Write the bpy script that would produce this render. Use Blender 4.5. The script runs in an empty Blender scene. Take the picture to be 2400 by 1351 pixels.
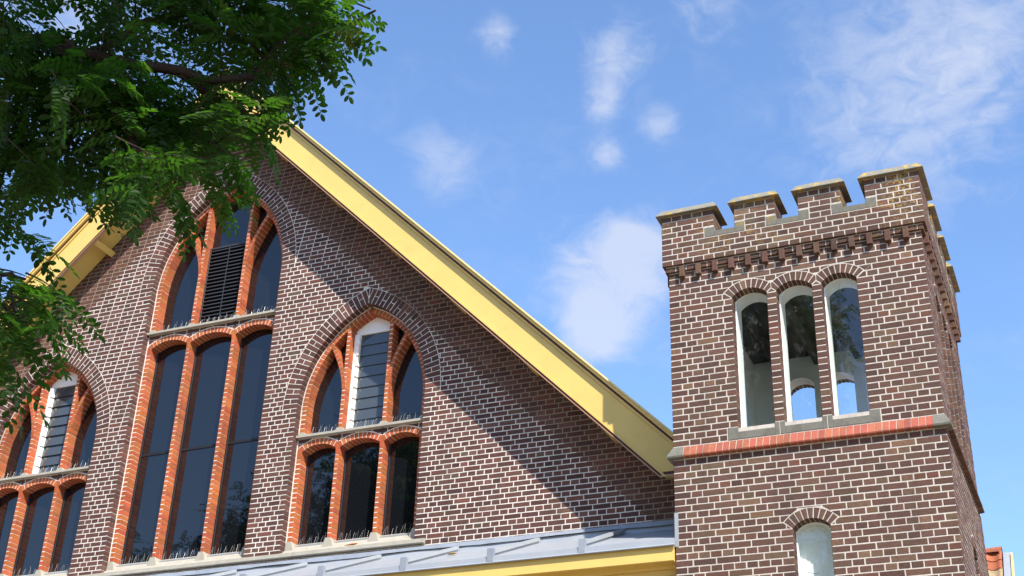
import bpy, bmesh, math, random
import numpy as np
from mathutils import Vector, Matrix
from mathutils.geometry import delaunay_2d_cdt

S = bpy.context.scene
COL = S.collection
R = math.radians

# ------------------------------------------------------------------ camera
CAM_P = Vector((3.60198, -11.80098, -4.88520))
CAM_R = np.array([[0.9171751, 0.3970549, 0.0337220],
                  [-0.1638532, 0.4529219, -0.8763640],
                  [-0.3632381, 0.7982538, 0.4804674]])      # rows: right, down, forward
cam = bpy.data.cameras.new('camera')
cam.lens = 47.994
cam.sensor_width = 36
cam.clip_start = 0.05
cam.clip_end = 3000
camo = bpy.data.objects.new('camera', cam)
COL.objects.link(camo)
m = Matrix.Identity(4)
for i in range(3):
    m[i][0] = CAM_R[0][i]
    m[i][1] = -CAM_R[1][i]
    m[i][2] = -CAM_R[2][i]
    m[i][3] = CAM_P[i]
camo.matrix_world = m
S.camera = camo

# ------------------------------------------------------------------ light
SUN_TO = Vector((1.17, -1.0, 1.57)).normalized()             # towards the sun
SUN_EL = math.asin(SUN_TO.z)
SUN_AZ = math.atan2(SUN_TO.x, SUN_TO.y)
sl = bpy.data.lights.new('sun', 'SUN')
sl.energy = 4.3
sl.angle = R(0.53)
sl.color = (1.0, 0.93, 0.83)
so = bpy.data.objects.new('sun', sl)
COL.objects.link(so)
so.rotation_euler = (-SUN_TO).to_track_quat('-Z', 'Y').to_euler()
so.location = (30, -30, 40)

S.view_settings.view_transform = 'Standard'
S.view_settings.look = 'None'
S.view_settings.gamma = 1
S.view_settings.use_curve_mapping = False
S.view_settings.exposure = 1.0


class NT:
    """tiny helper for node trees"""
    def __init__(self, tree):
        self.t = tree
        self.n = tree.nodes
        self.l = tree.links

    def add(self, kind, **kw):
        nd = self.n.new(kind)
        ins = kw.pop('ins', {})
        for k, v in kw.items():
            setattr(nd, k, v)
        for k, v in ins.items():
            if hasattr(v, 'is_output'):
                self.l.new(v, nd.inputs[k])
            else:
                nd.inputs[k].default_value = v
        return nd

    def math(self, op, a, b=None, clamp=False):
        nd = self.n.new('ShaderNodeMath')
        nd.operation = op
        nd.use_clamp = clamp
        for i, v in enumerate((a, b)):
            if v is None:
                continue
            if hasattr(v, 'is_output'):
                self.l.new(v, nd.inputs[i])
            else:
                nd.inputs[i].default_value = v
        return nd.outputs[0]

    def mix(self, fac, a, b, blend='MIX'):
        nd = self.n.new('ShaderNodeMix')
        nd.data_type = 'RGBA'
        nd.blend_type = blend
        nd.clamp_factor = True
        for idx, v in ((0, fac), (6, a), (7, b)):
            if hasattr(v, 'is_output'):
                self.l.new(v, nd.inputs[idx])
            else:
                if idx and len(v) == 3:
                    v = (*v, 1)
                nd.inputs[idx].default_value = v
        return nd.outputs[2]

    def ramp(self, fac, stops):
        nd = self.n.new('ShaderNodeValToRGB')
        cr = nd.color_ramp
        while len(cr.elements) < len(stops):
            cr.elements.new(0.5)
        for e, (p, c) in zip(cr.elements, stops):
            e.position = p
            e.color = (*c, 1) if len(c) == 3 else c
        self.l.new(fac, nd.inputs[0])
        return nd.outputs[0]

    def noise(self, vec, scale, detail=4, rough=0.55, dist=0.0):
        nd = self.add('ShaderNodeTexNoise', ins={'Scale': scale, 'Detail': detail, 'Roughness': rough, 'Distortion': dist})
        if vec is not None:
            self.l.new(vec, nd.inputs['Vector'])
        return nd.outputs['Fac']


# ------------------------------------------------------------------ sky
world = bpy.data.worlds.new('World')
S.world = world
world.use_nodes = True
wt = NT(world.node_tree)
wt.n.clear()
sky = wt.add('ShaderNodeTexSky')
sky.sky_type = 'NISHITA'
sky.sun_disc = False
sky.sun_elevation = SUN_EL
sky.sun_rotation = SUN_AZ
sky.air_density = 1.0
sky.dust_density = 0.3
sky.ozone_density = 2.5
sky.altitude = 0
tc = wt.add('ShaderNodeTexCoord')
dvec = tc.outputs['Generated']
# thin broken clouds: faint veils everywhere, small puffs towards a few directions
mp = wt.add('ShaderNodeMapping', ins={'Vector': dvec, 'Scale': (1.0, 1.0, 1.6), 'Rotation': (0.2, 0.1, 0.5)})
n1 = wt.noise(mp.outputs[0], 9.0, 9, 0.60, 0.6)
n2 = wt.noise(mp.outputs[0], 34.0, 8, 0.62, 0.8)
puffs = [((-0.065, 0.812, 0.58), 0.15, 0.62), ((0.007, 0.787, 0.617), 0.10, 0.30), ((-0.299, 0.821, 0.486), 0.085, 0.95), ((-0.27, 0.82, 0.50), 0.05, 0.5),
         ((-0.262, 0.737, 0.623), 0.055, 0.60), ((-0.337, 0.698, 0.632), 0.030, 0.65),
         ((-0.282, 0.775, 0.565), 0.026, 0.65), ((-0.241, 0.779, 0.58), 0.028, 0.50),
         ((-0.278, 0.755, 0.594), 0.026, 0.60), ((-0.314, 0.835, 0.451), 0.045, 0.65), ((-0.591, 0.543, 0.596), 0.12, 0.6),
         ((-0.196, 0.742, 0.641), 0.05, 0.40), ((-0.395, 0.733, 0.554), 0.05, 0.40)]
acc = None
for d, rad, amp in puffs:
    vm = wt.add('ShaderNodeVectorMath', operation='DISTANCE')
    wt.l.new(dvec, vm.inputs[0])
    vm.inputs[1].default_value = Vector(d).normalized()
    g = wt.add('ShaderNodeMapRange', interpolation_type='SMOOTHERSTEP',
               ins={'Value': vm.outputs['Value'], 'From Min': 0.0, 'From Max': rad, 'To Min': amp, 'To Max': 0.0}).outputs[0]
    acc = g if acc is None else wt.math('ADD', acc, g)
grain = wt.math('ADD', wt.math('MULTIPLY', n1, 0.55), wt.math('MULTIPLY', n2, 0.45))
acc = wt.math('ADD', acc, 0.10)
puff = wt.add('ShaderNodeMapRange', interpolation_type='SMOOTHSTEP',
              ins={'Value': wt.math('ADD', grain, wt.math('MULTIPLY', acc, 0.30)), 'From Min': 0.52, 'From Max': 0.86, 'To Min': 0.0, 'To Max': 1.0}).outputs[0]
cl = wt.math('MULTIPLY', puff, wt.math('MINIMUM', wt.math('ADD', wt.math('MULTIPLY', acc, 0.8), 0.06), 0.70))
bluer = wt.mix(1.0, sky.outputs[0], (0.94, 1.05, 1.17), 'MULTIPLY')
skyc = wt.mix(cl, bluer, (3.0, 3.2, 3.75))
bg = wt.add('ShaderNodeBackground', ins={'Color': skyc, 'Strength': 0.13})
wo = wt.add('ShaderNodeOutputWorld')
wt.l.new(bg.outputs[0], wo.inputs[0])


# ------------------------------------------------------------------ materials
def new_mat(name):
    mt = bpy.data.materials.new(name)
    mt.use_nodes = True
    t = NT(mt.node_tree)
    t.n.clear()
    out = t.add('ShaderNodeOutputMaterial')
    return mt, t, out


def finish(t, out, **ins):
    b = t.add('ShaderNodeBsdfPrincipled', ins=ins)
    t.l.new(b.outputs[0], out.inputs[0])
    return b


def geo_pos(t):
    return t.add('ShaderNodeNewGeometry').outputs['Position']


def bump(t, h, dist, strength=1.0):
    b = t.add('ShaderNodeBump', ins={'Height': h, 'Distance': dist, 'Strength': strength})
    return b.outputs[0]


def brick_colour(t):
    a = t.add('ShaderNodeAttribute', attribute_name='Col').outputs['Color']
    o = t.add('ShaderNodeObjectInfo').outputs['Color']
    return t.mix(1.0, a, o, 'ADD')


def mat_brick(name, lichen=False, streak=0.35, rough=0.88):
    mt, t, out = new_mat(name)
    p = geo_pos(t)
    c = brick_colour(t)
    mp = t.add('ShaderNodeMapping', ins={'Vector': p, 'Scale': (1, 1, 2.2)}).outputs[0]
    na = t.noise(mp, 26, 6, 0.65)
    nb = t.noise(p, 140, 4, 0.7)
    nl = t.noise(p, 0.8, 3, 0.5)
    f = t.math('ADD', t.math('MULTIPLY', t.math('SUBTRACT', na, 0.5), 1.5 * streak * 2),
               t.math('MULTIPLY', t.math('SUBTRACT', nb, 0.5), 0.9 * streak * 2))
    f = t.math('ADD', f, t.math('MULTIPLY', t.math('SUBTRACT', nl, 0.5), 0.35))
    f = t.math('ADD', f, 1.0)
    cc = t.add('ShaderNodeCombineColor', ins={0: f, 1: f, 2: f}).outputs[0]
    c = t.mix(1.0, c, cc, 'MULTIPLY')
    # rain streaks and soot, broad and soft
    ms = t.add('ShaderNodeMapping', ins={'Vector': p, 'Scale': (3.2, 3.2, 0.45)}).outputs[0]
    so_ = t.add('ShaderNodeMapRange', ins={'Value': t.noise(ms, 1.6, 5, 0.6), 'From Min': 0.5, 'From Max': 0.8, 'To Min': 0, 'To Max': 0.45}).outputs[0]
    c = t.mix(so_, c, (0.045, 0.036, 0.030))
    # pale lime smears here and there
    sm = t.add('ShaderNodeMapRange', ins={'Value': t.noise(mp, 17, 5, 0.7), 'From Min': 0.62, 'From Max': 0.8, 'To Min': 0, 'To Max': 0.22}).outputs[0]
    c = t.mix(sm, c, (0.42, 0.36, 0.31))
    if lichen:
        sx = t.add('ShaderNodeSeparateXYZ', ins={0: p})
        band = t.add('ShaderNodeMapRange', ins={'Value': sx.outputs[2], 'From Min': 1.9, 'From Max': 2.75, 'To Min': 0.0, 'To Max': 1.0}).outputs[0]
        big = t.add('ShaderNodeMapRange', ins={'Value': t.noise(p, 2.3, 2, 0.5), 'From Min': 0.52, 'From Max': 0.66, 'To Min': 0, 'To Max': 1}).outputs[0]
        fine = t.add('ShaderNodeMapRange', ins={'Value': t.noise(p, 48, 4, 0.65), 'From Min': 0.5, 'From Max': 0.58, 'To Min': 0, 'To Max': 1}).outputs[0]
        lm = t.math('MULTIPLY', t.math('MULTIPLY', band, big), fine)
        c = t.mix(lm, c, (0.42, 0.27, 0.05))
        grey = t.math('MULTIPLY', band, t.add('ShaderNodeMapRange', ins={'Value': t.noise(p, 6, 5, 0.65), 'From Min': 0.48, 'From Max': 0.75, 'To Min': 0, 'To Max': 0.55}).outputs[0])
        c = t.mix(grey, c, (0.12, 0.11, 0.09))
    h = t.math('ADD', t.math('MULTIPLY', na, 0.7), t.math('MULTIPLY', nb, 0.3))
    finish(t, out, **{'Base Color': c, 'Roughness': rough, 'Specular IOR Level': 0.25, 'Normal': bump(t, h, 0.006, 0.8)})
    return mt


def mat_plain(name, col, rough=0.7, var=0.12, scale=9, spec=0.35, metal=0.0, bumpd=0.0, dirt=None):
    mt, t, out = new_mat(name)
    p = geo_pos(t)
    n = t.noise(p, scale, 5, 0.6)
    f = t.math('ADD', t.math('MULTIPLY', t.math('SUBTRACT', n, 0.5), var * 4), 1.0)
    cc = t.add('ShaderNodeCombineColor', ins={0: f, 1: f, 2: f}).outputs[0]
    c = t.mix(1.0, col, cc, 'MULTIPLY')
    if dirt:
        dcol, lo, hi, sc, amt = dirt
        dm = t.add('ShaderNodeMapRange', ins={'Value': t.noise(p, sc, 6, 0.65), 'From Min': lo, 'From Max': hi, 'To Min': 0, 'To Max': amt}).outputs[0]
        c = t.mix(dm, c, dcol)
    ins = {'Base Color': c, 'Roughness': rough, 'Specular IOR Level': spec, 'Metallic': metal}
    if bumpd:
        ins['Normal'] = bump(t, t.noise(p, scale * 6, 5, 0.65), bumpd, 0.7)
    finish(t, out, **ins)
    return mt


def mat_mortar(name, col, old=None, slope_line=None):
    """pointing; where slope_line is given, joints close under the eaves keep the older brown mortar"""
    mt, t, out = new_mat(name)
    p = geo_pos(t)
    n = t.noise(p, 30, 5, 0.65)
    f = t.math('ADD', t.math('MULTIPLY', t.math('SUBTRACT', n, 0.5), 0.7), 1.0)
    cc = t.add('ShaderNodeCombineColor', ins={0: f, 1: f, 2: f}).outputs[0]
    c = t.mix(1.0, col, cc, 'MULTIPLY')
    ms = t.add('ShaderNodeMapping', ins={'Vector': p, 'Scale': (3.2, 3.2, 0.45)}).outputs[0]
    so_ = t.add('ShaderNodeMapRange', ins={'Value': t.noise(ms, 1.6, 5, 0.6), 'From Min': 0.48, 'From Max': 0.8, 'To Min': 0, 'To Max': 0.55}).outputs[0]
    c = t.mix(so_, c, (0.24, 0.20, 0.16))
    sp_ = t.add('ShaderNodeMapRange', ins={'Value': t.noise(p, 7.0, 5, 0.65), 'From Min': 0.55, 'From Max': 0.8, 'To Min': 0, 'To Max': 0.6}).outputs[0]
    c = t.mix(sp_, c, (0.27, 0.22, 0.18))
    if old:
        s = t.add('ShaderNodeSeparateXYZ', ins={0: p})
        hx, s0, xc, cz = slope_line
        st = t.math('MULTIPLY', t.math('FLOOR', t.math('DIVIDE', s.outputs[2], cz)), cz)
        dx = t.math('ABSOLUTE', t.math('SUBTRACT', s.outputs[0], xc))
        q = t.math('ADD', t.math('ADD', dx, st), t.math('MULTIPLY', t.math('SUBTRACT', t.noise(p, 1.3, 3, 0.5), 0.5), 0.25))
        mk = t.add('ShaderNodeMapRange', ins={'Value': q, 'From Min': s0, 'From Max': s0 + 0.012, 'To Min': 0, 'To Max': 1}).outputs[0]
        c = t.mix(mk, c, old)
    finish(t, out, **{'Base Color': c, 'Roughness': 0.95, 'Specular IOR Level': 0.1, 'Normal': bump(t, t.noise(p, 160, 4, 0.7), 0.004, 0.6)})
    return mt


def mat_glass_dark(name):
    mt, t, out = new_mat(name)
    p = geo_pos(t)
    wob = t.noise(p, 1.7, 2, 0.5)
    finish(t, out, **{'Base Color': (0.006, 0.007, 0.009, 1), 'Roughness': 0.015, 'IOR': 1.68, 'Specular IOR Level': 0.5,
                      'Normal': bump(t, wob, 0.012, 0.10)})
    return mt


def mat_glass_clear(name, tint=(0.9, 0.95, 0.95)):
    mt, t, out = new_mat(name)
    p = geo_pos(t)
    wob = t.noise(p, 2.0, 2, 0.5)
    nrm = bump(t, wob, 0.01, 0.08)
    ge = t.add('ShaderNodeNewGeometry')
    dt = t.add('ShaderNodeVectorMath', operation='DOT_PRODUCT')
    t.l.new(ge.outputs['Normal'], dt.inputs[0])
    t.l.new(ge.outputs['Incoming'], dt.inputs[1])
    co = t.math('SUBTRACT', 1.0, t.math('ABSOLUTE', dt.outputs['Value']), True)
    fac = t.math('MINIMUM', t.math('ADD', 0.085, t.math('MULTIPLY', t.math('POWER', co, 5.0), 0.85)), 0.95)
    tr = t.add('ShaderNodeBsdfTransparent', ins={'Color': (*tint, 1)})
    gl = t.add('ShaderNodeBsdfGlossy', ins={'Color': (1, 1, 1, 1), 'Roughness': 0.01, 'Normal': nrm})
    mx = t.add('ShaderNodeMixShader', ins={0: fac, 1: tr.outputs[0], 2: gl.outputs[0]})
    # a little dust on the pane
    df = t.add('ShaderNodeBsdfDiffuse', ins={'Color': (0.6, 0.62, 0.6, 1)})
    dm = t.add('ShaderNodeMapRange', ins={'Value': t.noise(p, 9, 6, 0.7), 'From Min': 0.5, 'From Max': 0.85, 'To Min': 0.004, 'To Max': 0.10}).outputs[0]
    mx2 = t.add('ShaderNodeMixShader', ins={0: dm, 1: mx.outputs[0], 2: df.outputs[0]})
    t.l.new(mx2.outputs[0], out.inputs[0])
    return mt


def mat_leaf(name, col, trans, var=0.5):
    mt, t, out = new_mat(name)
    p = geo_pos(t)
    n = t.noise(p, 3.0, 3, 0.6)
    n2 = t.noise(p, 23.0, 2, 0.6)
    oi = t.add('ShaderNodeObjectInfo').outputs['Random']
    f = t.math('ADD', t.math('MULTIPLY', t.math('SUBTRACT', t.math('ADD', t.math('MULTIPLY', n, 0.6), t.math('MULTIPLY', n2, 0.4)), 0.5), 2.4 * var), 1.0)
    f = t.math('MULTIPLY', f, t.math('ADD', t.math('MULTIPLY', oi, 0.4), 0.8))
    cc = t.add('ShaderNodeCombineColor', ins={0: f, 1: f, 2: f}).outputs[0]
    c1 = t.mix(1.0, col, cc, 'MULTIPLY')
    c2 = t.mix(1.0, trans, cc, 'MULTIPLY')
    yl = t.add('ShaderNodeMapRange', ins={'Value': t.noise(p, 6.5, 2, 0.5), 'From Min': 0.66, 'From Max': 0.72, 'To Min': 0, 'To Max': 0.5}).outputs[0]
    c1 = t.mix(yl, c1, (0.16, 0.14, 0.03))
    b = t.add('ShaderNodeBsdfPrincipled', ins={'Base Color': c1, 'Roughness': 0.5, 'Specular IOR Level': 0.28})
    tr = t.add('ShaderNodeBsdfTranslucent', ins={'Color': c2})
    mx = t.add('ShaderNodeMixShader', ins={0: 0.42, 1: b.outputs[0], 2: tr.outputs[0]})
    t.l.new(mx.outputs[0], out.inputs[0])
    return mt


M = {}
M['brick'] = mat_brick('brown_brick')
M['brick_tower'] = mat_brick('brown_tower_brick', lichen=True)
M['red_brick'] = mat_brick('orange_red_brick', streak=0.22, rough=0.8)
K = 0.9424                      # church drawing unit in metres (its bricks are a smaller format than the tower's)
TX, TY, TZ = 0.2075, -0.6797, -0.2814


def ch(x, y, z):
    return (K * x + TX, K * y + TY, K * z + TZ)


CX = K * -7.323 + TX
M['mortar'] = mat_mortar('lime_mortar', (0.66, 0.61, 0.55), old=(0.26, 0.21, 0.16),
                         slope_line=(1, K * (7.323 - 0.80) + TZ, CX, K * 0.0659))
M['mortar_tower'] = mat_mortar('tower_mortar', (0.52, 0.475, 0.42))
M['mortar_red'] = mat_mortar('pale_mortar', (0.76, 0.68, 0.60))
M['yellow'] = mat_plain('yellow_paint', (0.66, 0.47, 0.14), 0.38, 0.05, 2.2, 0.4, dirt=((0.44, 0.31, 0.10), 0.52, 0.85, 5, 0.30))
M['maroon'] = mat_plain('maroon_paint', (0.075, 0.012, 0.010), 0.4, 0.05, 5, 0.4)
M['lip'] = mat_plain('brown_lip_paint', (0.40, 0.24, 0.13), 0.4, 0.05, 5, 0.4)
M['cream'] = mat_plain('cream_edge_paint', (0.74, 0.60, 0.26), 0.35, 0.03, 5, 0.4)
M['stone'] = mat_plain('grey_stone', (0.165, 0.16, 0.135), 0.9, 0.14, 22, 0.2, 0, 0.004, dirt=((0.075, 0.07, 0.055), 0.48, 0.75, 7, 0.75))
M['saddle'] = mat_plain('lichened_stone', (0.155, 0.15, 0.125), 0.92, 0.14, 22, 0.2, 0, 0.004, dirt=((0.30, 0.21, 0.05), 0.56, 0.66, 9, 0.8))
M['cap'] = mat_plain('lichened_cap_stone', (0.21, 0.20, 0.165), 0.92, 0.10, 14, 0.2, 0, 0.003, dirt=((0.46, 0.31, 0.05), 0.53, 0.60, 11, 0.85))
M['concrete'] = mat_plain('weathered_concrete', (0.36, 0.335, 0.28), 0.92, 0.10, 12, 0.2, 0, 0.003, dirt=((0.24, 0.23, 0.18), 0.5, 0.8, 8, 0.55))
M['white'] = mat_plain('white_paint', (0.86, 0.86, 0.83), 0.45, 0.03, 4, 0.4)
M['plaster'] = mat_plain('pale_plaster', (0.74, 0.76, 0.71), 0.85, 0.05, 3, 0.2)
M['darkwood'] = mat_plain('dark_ceiling', (0.045, 0.035, 0.028), 0.7, 0.15, 8)
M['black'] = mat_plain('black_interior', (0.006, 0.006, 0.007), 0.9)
M['blackmetal'] = mat_plain('black_metal', (0.035, 0.036, 0.040), 0.4, 0.05, 6, 0.5)
M['barstrip'] = mat_plain('dark_bar_and_strip', (0.014, 0.015, 0.018), 0.5)
M['zinc'] = mat_plain('weathered_zinc', (0.31, 0.335, 0.37), 0.5, 0.06, 2.5, 0.5, 0.15, 0, dirt=((0.40, 0.40, 0.385), 0.45, 0.75, 3, 0.5))
M['zincdark'] = mat_plain('lead_flashing', (0.27, 0.30, 0.345), 0.55, 0.12, 7, 0.5, 0.2, 0.002, dirt=((0.20, 0.23, 0.28), 0.5, 0.75, 9, 0.6))
M['steel'] = mat_plain('steel_wire', (0.55, 0.53, 0.50), 0.35, 0.05, 5, 0.5, 0.6)
M['pane'] = mat_glass_dark('dark_window_glass')
M['louvre'] = mat_plain('louvre_glass', (0.055, 0.066, 0.072), 0.04, 0.03, 3, 0.9)
M['clear'] = mat_glass_clear('clear_window_glass')
M['bark'] = mat_plain('grey_brown_bark', (0.06, 0.042, 0.03), 0.95, 0.25, 14, 0.1, 0, 0.02)
M['leaf'] = mat_leaf('green_leaf', (0.011, 0.033, 0.005), (0.080, 0.23, 0.012))
M['leaf_far'] = mat_leaf('dark_green_leaf', (0.028, 0.06, 0.012), (0.07, 0.14, 0.015))
M['tile'] = mat_brick('clay_pantile', streak=0.3, rough=0.75)
M['fallen'] = mat_plain('yellowed_leaf', (0.62, 0.36, 0.02), 0.6)
M['twig'] = mat_plain('rust_brown_twig', (0.34, 0.13, 0.03), 0.8)
M['slate'] = mat_plain('roof_covering', (0.10, 0.055, 0.04), 0.85, 0.15, 12)
M['ground'] = mat_plain('paved_ground', (0.27, 0.20, 0.12), 0.9, 0.10, 2.0, 0.2)


# ------------------------------------------------------------------ mesh building
class MB:
    """collects polygons with a colour per vertex; build() links one mesh object"""
    def __init__(self, xf=None):
        self.v, self.f, self.c = [], [], []
        self.xf = xf

    def add(self, vs, fs, col=(0, 0, 0)):
        o = len(self.v)
        self.v.extend(vs)
        self.f.extend([tuple(i + o for i in f) for f in fs])
        self.c.extend([col] * len(vs))

    def box(self, x0, x1, y0, y1, z0, z1, col=(0, 0, 0)):
        self.add([(x0, y0, z0), (x1, y0, z0), (x1, y1, z0), (x0, y1, z0), (x0, y0, z1), (x1, y0, z1), (x1, y1, z1), (x0, y1, z1)],
                 [(0, 3, 2, 1), (4, 5, 6, 7), (0, 1, 5, 4), (1, 2, 6, 5), (2, 3, 7, 6), (3, 0, 4, 7)], col)

    def prism(self, poly, d0, d1, fr=None, bev=0.0, col=(0, 0, 0), rng=None, jit=0.0, back=False):
        """convex ccw poly in (u,z); front at depth d0, back at d1 (inwards positive); fr = Frame"""
        n = len(poly)
        if rng and jit:
            poly = [(u + rng.uniform(-jit, jit), z + rng.uniform(-jit, jit) * 0.7) for u, z in poly]
        cu = sum(p[0] for p in poly) / n
        cz = sum(p[1] for p in poly) / n
        vs, fs = [], []
        if bev > 0:
            tu = rng.uniform(-1, 1) * 0.0005 if rng else 0
            tz = rng.uniform(-1, 1) * 0.0005 if rng else 0
            ins = []
            for i in range(n):
                p, a, b = poly[i], poly[i - 1], poly[(i + 1) % n]
                e1 = ((a[0] - p[0]), (a[1] - p[1]))
                e2 = ((b[0] - p[0]), (b[1] - p[1]))
                l1 = math.hypot(*e1) or 1
                l2 = math.hypot(*e2) or 1
                k = min(bev, 0.35 * min(l1, l2))
                ins.append((p[0] + k * (e1[0] / l1 + e2[0] / l2), p[1] + k * (e1[1] / l1 + e2[1] / l2)))
            ext = max(max(abs(p[0] - cu) for p in poly), 1e-4)
            for u, z in ins:
                vs.append((u, d0 + tu * (u - cu) / ext + tz * (1 if z > cz else -1), z))
            vs += [(u, d0 + bev * 0.9, z) for u, z in poly]
            vs += [(u, d1, z) for u, z in poly]
            fs.append(tuple(range(n)))
            for i in range(n):
                j = (i + 1) % n
                fs.append((i, n + i, n + j, j))
                fs.append((n + i, 2 * n + i, 2 * n + j, n + j))
            if back:
                fs.append(tuple(range(3 * n - 1, 2 * n - 1, -1)))
        else:
            vs += [(u, d0, z) for u, z in poly]
            vs += [(u, d1, z) for u, z in poly]
            fs.append(tuple(range(n)))
            for i in range(n):
                j = (i + 1) % n
                fs.append((i, n + i, n + j, j))
            if back:
                fs.append(tuple(range(2 * n - 1, n - 1, -1)))
        if fr:
            vs = [fr.p(*q) for q in vs]
        self.add(vs, fs, col)

    def strip(self, pts_a, pts_b, col=(0, 0, 0)):
        n = len(pts_a)
        self.add(list(pts_a) + list(pts_b), [(i, i + 1, n + i + 1, n + i) for i in range(n - 1)], col)

    def extrude_x(self, prof, x0, x1, col=(0, 0, 0)):
        """profile of (y,z) points swept along x"""
        n = len(prof)
        self.add([(x0, y, z) for y, z in prof] + [(x1, y, z) for y, z in prof],
                 [(i, (i + 1) % n, n + (i + 1) % n, n + i) for i in range(n)] + [tuple(range(n - 1, -1, -1)), tuple(range(n, 2 * n))], col)

    def tube(self, pts, radii, sides=6, col=(0, 0, 0)):
        rings = []
        for i, p in enumerate(pts):
            p = Vector(p)
            a = Vector(pts[max(i - 1, 0)])
            b = Vector(pts[min(i + 1, len(pts) - 1)])
            t = (b - a).normalized() if (b - a).length > 1e-9 else Vector((0, 0, 1))
            up = Vector((0, 0, 1)) if abs(t.z) < 0.9 else Vector((1, 0, 0))
            s = t.cross(up).normalized()
            q = s.cross(t)
            rings.append([tuple(p + radii[i] * (math.cos(k * 2 * math.pi / sides) * s + math.sin(k * 2 * math.pi / sides) * q)) for k in range(sides)])
        vs = [v for r_ in rings for v in r_]
        fs = []
        for i in range(len(pts) - 1):
            for k in range(sides):
                k2 = (k + 1) % sides
                fs.append((i * sides + k, i * sides + k2, (i + 1) * sides + k2, (i + 1) * sides + k))
        fs.append(tuple(range(sides - 1, -1, -1)))
        fs.append(tuple(range((len(pts) - 1) * sides, len(pts) * sides)))
        self.add(vs, fs, col)

    def mesh(self, name, mat, smooth=False, cols=True):
        me = bpy.data.meshes.new(name)
        vs = [self.xf(*p) for p in self.v] if self.xf else self.v
        me.from_pydata(vs, [], self.f)
        if cols and any(c != (0, 0, 0) for c in self.c):
            a = me.attributes.new('Col', 'FLOAT_COLOR', 'POINT')
            arr = np.ones((len(self.c), 4), np.float32)
            arr[:, :3] = np.array(self.c, np.float32)
            a.data.foreach_set('color', arr.ravel())
        if isinstance(mat, (list, tuple)):
            for q in mat:
                me.materials.append(q)
        else:
            me.materials.append(mat)
        if smooth:
            me.polygons.foreach_set('use_smooth', [True] * len(me.polygons))
        me.update()
        return me

    def build(self, name, mat, parent=None, kind=None, label=None, smooth=False):
        if not self.f:
            return None
        return link(bpy.data.objects.new(name, self.mesh(name, mat, smooth)), parent, kind, label)


def link(o, parent=None, kind=None, label=None, group=None):
    COL.objects.link(o)
    o.color = (0, 0, 0, 1)
    if parent:
        o.parent = parent
    if kind:
        o['kind'] = kind
    if label:
        o['label'] = label
    if group:
        o['group'] = group
    return o


def thing(name, label, cat, loc=(0, 0, 0), group=None):
    o = bpy.data.objects.new(name, None)
    COL.objects.link(o)
    o.location = loc
    o.empty_display_size = 0.3
    o['label'] = label
    o['category'] = cat
    if group:
        o['group'] = group
    return o


class Frame:
    """a wall plane: u along the wall, d inwards, z up"""
    def __init__(self, o, ang=0.0, k=1.0):
        self.o = o
        self.ang = ang
        self.k = k
        c, s = round(math.cos(ang), 6), round(math.sin(ang), 6)
        self.c, self.s = c, s

    def p(self, u, d, z):
        k = self.k
        return (self.o[0] + k * (u * self.c - d * self.s), self.o[1] + k * (u * self.s + d * self.c), self.o[2] + k * z)


def clip(poly, a, b, c):
    """keep a*u + b*z <= c"""
    out = []
    n = len(poly)
    for i in range(n):
        p, q = poly[i], poly[(i + 1) % n]
        fp = a * p[0] + b * p[1] - c
        fq = a * q[0] + b * q[1] - c
        if fp <= 0:
            out.append(p)
        if (fp < 0 < fq) or (fq < 0 < fp):
            t = fp / (fp - fq)
            out.append((p[0] + t * (q[0] - p[0]), p[1] + t * (q[1] - p[1])))
    return out


def area(poly):
    return 0.5 * sum(poly[i - 1][0] * poly[i][1] - poly[i][0] * poly[i - 1][1] for i in range(len(poly)))


def rect(u0, u1, z0, z1):
    return [(u0, z0), (u1, z0), (u1, z1), (u0, z1)]


def region_tris(outer, holes):
    vs, ed = [], []
    for loop in [outer] + holes:
        o = len(vs)
        vs += [Vector(p) for p in loop]
        ed += [(o + i, o + (i + 1) % len(loop)) for i in range(len(loop))]
    rv, _, rf, _, _, _ = delaunay_2d_cdt(vs, ed, [], 0, 1e-6)

    def inside(p, loop):
        r_ = False
        n = len(loop)
        for i in range(n):
            a, b = loop[i], loop[(i + 1) % n]
            if (a[1] > p[1]) != (b[1] > p[1]) and p[0] < (b[0] - a[0]) * (p[1] - a[1]) / (b[1] - a[1]) + a[0]:
                r_ = not r_
        return r_
    keep = []
    for f in rf:
        cx = sum(rv[i].x for i in f) / len(f)
        cz = sum(rv[i].y for i in f) / len(f)
        if inside((cx, cz), outer) and not any(inside((cx, cz), h) for h in holes):
            keep.append(tuple(f))
    return [(v.x, v.y) for v in rv], keep


def screen(p):
    d = np.array(p) - np.array(CAM_P)
    q = CAM_R @ d
    return 1200 + 3199.6 * q[0] / q[2], 675.5 + 3199.6 * q[1] / q[2], q[2]


# brick colours (linear albedo)
def brown(rng):
    t = rng.random()
    if t < 0.50:
        b = (0.122, 0.056, 0.044)
    elif t < 0.70:
        b = (0.094, 0.045, 0.039)
    elif t < 0.85:
        b = (0.150, 0.076, 0.060)
    elif t < 0.985:
        b = (0.150, 0.062, 0.046)
    else:
        b = (0.122, 0.080, 0.054)
    k = rng.uniform(0.84, 1.18) * 0.80
    return tuple(c * k * rng.uniform(0.95, 1.05) for c in b)


def brown_tower(rng):
    t = rng.random()
    if t < 0.62:
        b = (0.118, 0.066, 0.052)
    elif t < 0.80:
        b = (0.092, 0.052, 0.044)
    elif t < 0.91:
        b = (0.135, 0.086, 0.060)
    elif t < 0.96:
        b = (0.140, 0.066, 0.050)
    else:
        b = (0.175, 0.105, 0.070)
    k = rng.uniform(0.84, 1.18) * 0.84
    return tuple(c * k * q * rng.uniform(0.95, 1.05) for c, q in zip(b, (1.03, 0.98, 0.92)))


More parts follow.
